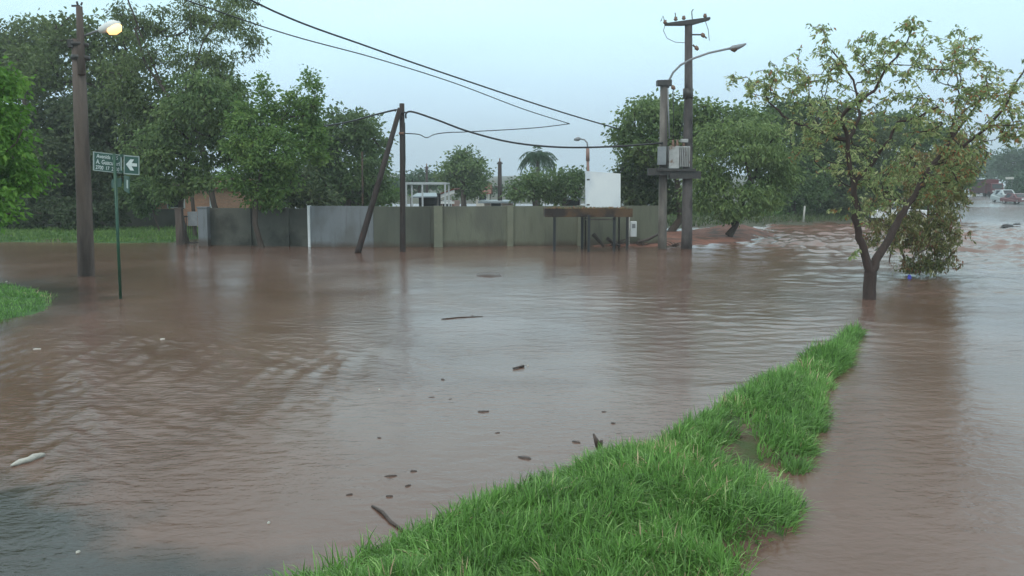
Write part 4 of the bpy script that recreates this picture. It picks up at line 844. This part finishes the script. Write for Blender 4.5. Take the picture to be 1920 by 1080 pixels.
tree(1262, 49, [(1195,228,50,44),(1240,212,56,36),(1172,258,30,30),(1300,216,58,38),(1290,255,70,44),(1365,228,50,36),(1405,232,40,32),(1330,250,50,40),(1215,272,48,34),(1250,300,60,34),(1180,300,30,24)], 'mid', 'broad tall tree rising behind the twin concrete poles', cover=1.15, rc=.42, nl=26, ls=.19, seed=19, tr=.26, tmean=.6, trunk=[[(1281,None),(1276,410),(1268,330),(1255,270)],[(1278,400),(1300,330),(1310,260)]])
tree(1200, 50, [(1195,325,40,34),(1172,345,26,36),(1225,350,42,38),(1200,375,40,22),(1250,370,34,34)], 'dark', 'dark low tree just right of the blank white board, behind the wall', cover=1.25, rc=.4, nl=26, ls=.19, seed=20, tr=.16)
tree(1378, 43.5, [(1400,272,66,48),(1440,320,44,44),(1338,310,50,50),(1310,365,34,34),(1440,365,32,30),(1470,335,24,30),(1385,375,60,40),(1350,255,42,32),(1462,300,26,28),(1365,395,30,20),(1420,275,40,30),(1320,330,36,40)], 'mid', 'spreading low branched tree on the red soil mound right of the concrete poles', cover=1.1, rc=.35, nl=26, ls=.17, seed=21, tr=.20, droop=.6, asp=.5, tmean=.72, zb=.1, trunk=[[(1378,None),(1378,425),(1370,395),(1355,350)],[(1377,415),(1395,370),(1410,320)]])
tree(1500, 68, [(1450,225,50,38),(1500,225,50,42),(1480,290,50,50),(1530,280,45,50),(1500,350,60,45),(1470,385,50,25)], 'mid', 'dense dark tree behind the marker post', cover=1.25, rc=.55, nl=28, ls=.25, seed=22, tr=.3, tmean=.25)
tree(1600, 70, [(1580,240,55,48),(1620,265,50,50),(1570,310,50,50),(1630,340,60,50),(1570,370,50,35),(1620,385,60,25)], 'dark', 'dark tree behind the left limbs of the drooping front tree', cover=1.25, rc=.55, nl=28, ls=.25, seed=23, tr=.3, tmean=.6)
tree(1720, 74, [(1700,235,58,45),(1740,275,60,50),(1690,320,55,50),(1760,335,50,45),(1710,375,60,35),(1780,290,40,40),(1790,340,20,25)], 'mid', 'dark tree behind the right limbs of the drooping front tree', cover=1.25, rc=.55, nl=28, ls=.26, seed=24, tr=.3, tmean=.28)
tree(1395, 66, [(1330,400,45,18),(1400,402,40,15),(1290,398,30,20),(1450,405,30,12)], 'fresh', 'low green undergrowth behind the red soil mound', name='bush', cover=1.1, rc=.4, nl=24, ls=.2, seed=25, tr=.07, cat='bush', tmean=.4)
tree(1580, 72, [(1560,398,45,16),(1610,400,36,16),(1660,402,40,15),(1540,385,25,12)], 'dark', 'dark undergrowth right of the marker post', name='bush', cover=1.1, rc=.45, nl=24, ls=.22, seed=26, tr=.07, cat='bush', tmean=.6)
tree(1800, 150, [(1790,325,30,25),(1812,318,24,22),(1800,345,22,14)], 'far', 'far tree on the left side of the avenue behind the drooping tree', cover=1.2, rc=1.0, nl=26, ls=.5, seed=27, tr=.3)
tree(1905, 175, [(1890,300,26,24),(1915,296,24,26),(1930,320,24,26),(1900,326,24,18)], 'far', 'hazy tree above the silver car on the right of the avenue', cover=1.2, rc=1.0, nl=26, ls=.5, seed=28, tr=.3)
tree(1866, 230, [(1862,305,18,18),(1852,318,14,16),(1872,322,18,14)], 'far', 'smallest hazy tree above the dark red truck', cover=1.2, rc=1.2, nl=26, ls=.6, seed=29, tr=.3)
tree(1940, 140, [(1920,345,24,18),(1950,340,34,28),(1905,352,14,14)], 'far', 'dull green tree behind the red car at the right edge', cover=1.2, rc=.8, nl=26, ls=.42, seed=30, tr=.25, tmean=.35)

tree(120, 47.5, [(50,405,45,28),(110,395,50,32),(170,405,45,26),(215,400,30,26),(20,390,40,40)], 'dark', 'black green hedge added to fill in the tree shade before the garden wall behind the thick pole', name='shade_hedge', cover=1.1, rc=.35, nl=24, ls=.18, seed=31, tr=.06, cat='shade_hedge', tmean=.3)  # dark leaves added where the trees' shade turns the wall black
tree(285, 46.5, [(262,385,26,22),(285,360,34,26),(250,350,30,34)], 'mid', 'leafy shrub right of the street sign post, before the garden wall', name='shrub', cover=1.1, rc=.35, nl=24, ls=.18, seed=32, tr=.06, cat='shrub', tmean=.3)
tree(400, 47, [(300,180,70,60),(380,150,60,60),(250,160,50,60),(330,230,70,60),(420,200,50,70),(290,240,50,50)], 'olive', 'broad olive tree filling the space under the tall airy tree', cover=.8, rc=.42, nl=24, ls=.18, seed=33, tr=.2, tmean=.45, droop=.5)
# palm
D = 70; b = W(1009, 400, Y=D); pm = empty('palm_tree', (b.x, D, -.3), 'lone feathery palm against the sky above the bushes', 'tree')
top = W(1009, 293, Y=D); MB().tube([(b.x, D, -.3), W(1008,345,Y=D), tuple(top)], [.2,.16,.14], 10).build('trunk', M['barkgrey'], pm)
rng = np.random.RandomState(9); Pl = []; Al = []; mb = MB()
for i in range(30):
    a = i*2.399; el = rng.uniform(.0, 1.25); l = rng.uniform(1.5, 1.95); prev = np.array(top); pts = [top]
    dirv = np.array([math.cos(a)*math.cos(el), math.sin(a)*math.cos(el), math.sin(el)]); q = prev.copy()
    for j in range(12):
        dirv = dirv+np.array([0, 0, -.16]); dirv /= np.linalg.norm(dirv); q = q+dirv*l/12; pts.append(Vector(q))
        sd = np.cross(dirv, [0, 0, 1]); sd /= max(np.linalg.norm(sd), 1e-5)
        for s in (-1, 1):
            for _ in range(3): Pl.append(q+dirv*rng.uniform(-.08, .08)); Al.append(sd*s*.8+dirv*.5+np.array([0, 0, -.7])+rng.normal(size=3)*.12)
    mb.tube(pts, [.03]+[.02]*12, 3, cap=False)
mb.build('frond_stems', M['green'], pm)
Pl = np.array(Pl); leaves('fronds', Pl, np.array(Al), rng.uniform(.3, .55, len(Pl)), np.full(len(Pl), .055), rng.uniform(.1, .8, len(Pl)), L['far'], pm, rng)

# ------------------------------------------------------------------ the drooping front tree and its neighbour
def whorls(pts, dirs, n, ln, wd, rng, droop, per=1):
    P = []; A = []; T = []
    for p, d in zip(pts, dirs):
        ct = rng.normal()*.16
        for k in range(n):
            a = rng.uniform(0, 6.28); o = np.array([math.cos(a), math.sin(a), 0])
            P.append(p+d*rng.uniform(-.30, .05)+rng.normal(size=3)*.02); A.append(o*rng.uniform(.5, 1.1)+d*.35+np.array([0, 0, -droop*rng.uniform(.4, 1.6)])); T.append(.5+ct+rng.normal()*.2)
    P = np.array(P); N = len(P); Ln = ln*rng.uniform(.6, 1.25, N); return P, np.array(A), Ln, Ln*wd, np.array(T)
D = 19.8; rng = np.random.RandomState(44); b = G(1629, 560)
ft = empty('drooping_tree', (b.x, D, -.3), 'large forked tree with sparse drooping leaves standing in the water at the right', 'tree')
def ch(*p): return [np.array(W(x, y, Y=D+d)) for x, y, d in p]
chains = [[np.array((b.x, D, -.35))]+ch((1630,540,0),(1632,510,0)),
 ch((1632,510,0),(1620,470,.0),(1607,420,-.1),(1601,350,-.2),(1592,300,-.25),(1590,262,-.3),(1576,225,-.4),(1600,195,-.6),(1640,170,-.8)),
 ch((1632,512,0),(1650,475,.1),(1675,430,.2),(1700,385,.4),(1722,352,.5),(1745,315,.7),(1780,265,1.0),(1815,220,1.2)),
 ch((1601,345,-.2),(1640,300,-.4),(1668,262,-.6),(1683,228,-.7),(1720,222,-.9),(1760,200,-1.1)),
 ch((1590,268,-.3),(1560,255,.1),(1520,240,.4),(1480,225,.7),(1440,190,.9)),
 ch((1592,270,-.3),(1600,248,-.2),(1612,215,0),(1600,150,.3),(1560,95,.4)),
 ch((1640,172,-.8),(1660,130,-.9),(1700,80,-1.0),(1710,55,-1.0)),
 ch((1745,315,.7),(1800,280,.2),(1850,240,-.2),(1890,190,-.4),(1925,120,-.5)),
 ch((1780,265,1.0),(1800,180,1.3),(1790,120,1.4)),
 ch((1850,240,-.2),(1900,235,-.6),(1950,225,-.9)),
 ch((1722,352,.5),(1750,345,.9),(1790,340,1.3))]
tg = []
def fill(cx, cy, rx, ry, n, d0, dr):
    n = int(n*1.9)
    for _ in range(n):
        a = rng.uniform(0, 6.28); q = math.sqrt(rng.uniform(.1, 1)); x = cx+math.cos(a)*rx*q; y = cy+math.sin(a)*ry*q
        tg.append(np.array(W(x, y, Y=D+d0+rng.uniform(-dr, dr))))
for args in [(1460,150,60,35,22,.8,.9),(1425,160,30,22,8,.8,.6),(1375,143,18,8,3,.6,.3),(1530,120,50,40,16,.3,1),(1527,48,16,6,3,.3,.3),(1545,80,10,12,2,.3,.2),(1600,130,50,50,20,-.3,1.2),(1640,85,40,30,9,-.5,.8),(1710,45,30,10,5,-1,.4),(1690,120,50,45,16,-.6,1.1),
             (1760,100,50,40,16,.8,1),(1800,80,45,25,10,1.2,.6),(1830,140,50,40,18,.6,1),(1880,150,40,40,12,-.2,.8),(1920,180,40,50,12,-.6,.8),(1900,235,40,25,12,-.6,.6),
             (1520,210,60,40,20,.4,1.2),(1600,210,60,40,16,-.2,1.3),(1690,200,60,40,18,-.5,1.3),(1780,200,60,40,20,.6,1.3),(1850,210,50,40,16,0,1.2),(1560,290,55,45,14,0,1.2),(1650,300,60,45,16,-.3,1.3),(1740,280,60,45,20,.5,1.3),(1820,285,35,30,14,.6,1),(1700,345,60,35,14,.3,1),(1800,320,40,25,10,.6,1),(1640,330,40,30,8,0,1),(1760,340,50,30,14,.8,1),(1620,370,40,30,7,0,1),(1560,405,15,15,2,.3,.4),(1500,260,35,35,8,.6,.8),(1607,480,14,8,2,-.3,.2)]: fill(*args)
pos, lines, rad = grow(chains, tg, rng, seg=.16, tip=.0055, expo=.42, up=.6)
rad = np.clip(rad*.006/rad.min(), .0052, .03)*1.0
CR = [(.16,.145),(.105,.03),(.11,.028),(.055,.02),(.06,.018),(.045,.016),(.035,.014),(.05,.016),(.035,.014),(.03,.013),(.035,.014)]
def chain_radii(lines, rad, CR):
    fixed = set()
    for ln, (ra, rb) in zip(lines, CR):
        for j, i in enumerate(ln):
            if i in fixed: continue
            rad[i] = ra+(rb-ra)*(j/max(1, len(ln)-1))**.8; fixed.add(i)
chain_radii(lines, rad, CR)
wood('trunk', pos, lines, rad, M['barkred'], ft, rmax=.17, flare=1.15)
ep = []; ed = []
for ln in lines[len(chains):]:
    e = pos[ln[-1]]; d = e-pos[ln[-2]]; d = d/max(np.linalg.norm(d), 1e-6); ep.append(e); ed.append(d)
    for j in range(max(1, len(ln)-12), len(ln)-1, 4):
        if rng.rand() < .55: e2 = pos[ln[j]]; ep.append(e2+rng.normal(size=3)*.07); ed.append(d)
P, A, Ln, Wd, T = whorls(ep, ed, 11, .118, .38, rng, .75)
hi = np.array([p[2] for p in P]); T = T + .16 - .62*(rng.rand(len(P)) < np.where((P[:, 0] > 9) & (hi < 4.6), .22, .07))
leaves('crown', P, A, Ln, Wd, T, L['front'], ft, rng)
print('front leaves', len(P), 'lines', len(lines))

D = 25.0; rng = np.random.RandomState(45); b = G(1690, 513)
ut = empty('drooping_tree', (b.x, D, -.3), 'smaller yellowing tree hanging its leaves to the water behind the big forked one', 'tree')
chains = [[np.array((W(1700,512,Y=D).x, D, -.35))]+ch((1698,505,5.2),(1715,480,5.2),(1735,430,5.2),(1745,370,5.3),(1740,320,5.4)),
 ch((1698,505,5.2),(1690,470,5.1),(1685,430,5.1),(1690,380,5.0)), ch((1715,480,5.2),(1760,450,5.3),(1785,410,5.4)), ch((1698,505,5.2),(1730,487,5.1),(1755,492,5.0))]
chains.append([np.array((W(1668,515,Y=D).x, D, -.3))]+ch((1667,500,5.2),(1672,470,5.2),(1685,430,5.1)))
tg = []; D = 19.8
for args in [(1740,400,52,55,70,5.2,1.3),(1700,430,45,40,45,5.1,1.2),(1765,430,36,40,36,5.2,1),(1740,320,62,45,60,5.3,1.4),(1785,350,36,42,34,5.2,1),(1805,310,26,30,18,5.3,.9),(1722,492,36,12,16,5.0,.5),(1745,495,20,14,9,5.0,.4),(1655,400,38,35,24,5.1,.8),(1630,450,20,20,6,5,.4),(1770,480,24,22,12,5.1,.5),(1820,265,30,30,14,5.2,.8)]: fill(*args)
pos, lines, rad = grow(chains, tg, rng, seg=.22, tip=.006, expo=.42, up=.6)
rad = np.clip(rad*.006/rad.min(), .005, .025)
chain_radii(lines, rad, [(.09,.03),(.055,.02),(.045,.02),(.04,.02),(.06,.02)])
wood('trunk', pos, lines, rad, M['barkred'], ut, rmax=.12, flare=1.15)
ep = []; ed = []
for ln in lines[len(chains):]:
    e = pos[ln[-1]]; d = e-pos[ln[-2]]; d = d/max(np.linalg.norm(d), 1e-6); ep.append(e); ed.append(d)
    for j in range(max(1, len(ln)-9), len(ln)-1, 3): ep.append(pos[ln[j]]+rng.normal(size=3)*.1); ed.append(d)
P, A, Ln, Wd, T = whorls(ep, ed, 12, .125, .34, rng, 1.3); P[:, 2] = np.maximum(P[:, 2], .12)
leaves('crown', P, A, Ln, Wd, T, L['under'], ut, rng)

# ------------------------------------------------------------------ grass
def blades(name, hfun, poly, n, lmin, lmax, wid, seed, label, bare=None, hmin=.0, lean=.9, inset=.0, tuft=.10, nt=2500, m='grass', tmean=.45):
    rng = np.random.RandomState(seed); P = np.array([(p.x, p.y) for p in poly]); x0, y0 = P.min(0); x1, y1 = P.max(0)
    cx = rng.uniform(x0, x1, nt*6); cy = y0+(y1-y0)*rng.rand(nt*6)**1.25
    s = sdist(cx, cy, P); k = s > inset
    if bare is not None: k &= rng.rand(len(cx)) > bare(cx, cy)
    cx, cy, s = cx[k][:nt], cy[k][:nt], s[k][:nt]; nt = len(cx)
    ti = rng.randint(0, nt, n); r = tuft*rng.rand(n)**.5*1.6; a = rng.uniform(0, 6.28, n)
    x = cx[ti]+np.cos(a)*r; y = cy[ti]+np.sin(a)*r; zz = hfun(x, y)-.02
    ok = zz > hmin-.05; x, y, zz, ti, a, r = x[ok], y[ok], zz[ok], ti[ok], a[ok], r[ok]; n = len(x)
    la = fbm(cx*.8, cy*.8, 14)*12+rng.normal(size=nt)*.5; tl = rng.uniform(.25, 1.0, nt)*lean
    dx = np.cos(la)[ti]*tl[ti]*.7+np.cos(a)*.6+rng.normal(size=n)*.45; dy = np.sin(la)[ti]*tl[ti]*.7+np.sin(a)*.6+rng.normal(size=n)*.45
    ts = rng.uniform(.55, 1.35, nt); l = rng.uniform(lmin, lmax, n)*ts[ti]; wv = wid*rng.uniform(.6, 1.4, n)
    sa = rng.uniform(0, 6.28, n); S = np.stack([np.cos(sa), np.sin(sa), np.zeros(n)], 1)*wv[:, None]/2
    rows = []; hdir = np.stack([dx, dy, np.zeros(n)], 1); mg = np.linalg.norm(hdir, axis=1, keepdims=True); hdir = hdir/np.maximum(mg, 1e-5); mg = np.clip(mg, 0, 1.5)
    for t, ws in ((0, 1), (.35, 1), (.7, .75), (1, .08)):
        c = np.stack([x, y, zz], 1) + hdir*(l[:, None]*mg*.62*t**1.6) + np.array([0, 0, 1])*(l[:, None]*(t-.42*mg*t**2.2))
        rows.append(c-S*ws); rows.append(c+S*ws)
    V = np.stack(rows, 1).reshape(-1, 3); b0 = np.arange(n)[:, None]*8
    Q = np.concatenate([b0+np.array([[2*j, 2*j+1, 2*j+3, 2*j+2]]) for j in range(3)], 0)
    tt = tmean+(fbm(cx*1.3, cy*1.3, 99)[ti]-.5)*.5+rng.normal(size=nt)[ti]*.15+rng.normal(size=n)*.16; Tn = np.repeat(np.clip(tt, 0, 1), 8)
    return tag(np_mesh(name, V, Q, L[m], attr={'tint': Tn}, origin=(x.mean(), y.mean(), 0)), label, 'grass', kind='stuff')
bc = [(G(1390,812), .35, .55), (G(1425,865), .4, .4), (G(1475,905), .35, .3), (G(1420,1065), .3, .5), (G(1455,1010), .18, .35)]
def bare(x, y):
    r = np.zeros_like(x)
    for c, rx, ry in bc: r = np.maximum(r, np.exp(-((x-c.x)/rx)**2-((y-c.y)/ry)**2))
    return np.clip(r*1.5-.15, 0, .97)+np.clip((fbm(x*1.7, y*1.7, 71)-.60)*4, 0, .5)
blades('grass', bank_h, BANK, 120000, .11, .24, .0095, 5, 'long lush green grass covering the bank in the foreground', bare, nt=2600, inset=-.05, lean=1.35, tuft=.09)
blades('grass', left_h, LB, 14000, .07, .15, .013, 6, 'bright green grass on the verge at the left edge', None, nt=1400, tuft=.12, inset=.04, tmean=.4)
blades('grass', back_h, BB, 26000, .12, .28, .03, 7, 'green lawn in front of the dark garden wall at the left', None, nt=3000, tuft=.3, inset=.3, tmean=.45, m='fresh')
blades('grass', far_h, FB, 24000, .2, .5, .06, 8, 'rough green grass on the far verge below the dark trees', None, nt=3000, tuft=.5, inset=.5, tmean=.75, m='dark')

# ------------------------------------------------------------------ rainy air
hz_ = MB().box((100, 560, 29.5), (2300, 1300, 63)).build('haze', None)
hm = bpy.data.materials.new('rainy_air'); hm.use_nodes = True; hn = hm.node_tree; hn.nodes.clear()
ho = hn.nodes.new('ShaderNodeOutputMaterial'); pv = hn.nodes.new('ShaderNodeVolumePrincipled')
pv.inputs['Color'].default_value = (.93, .98, 1, 1); pv.inputs['Density'].default_value = .0011; pv.inputs['Anisotropy'].default_value = .2
hn.links.new(pv.outputs[0], ho.inputs['Volume']); hz_.data.materials.append(hm); tag(hz_, kind='stuff')
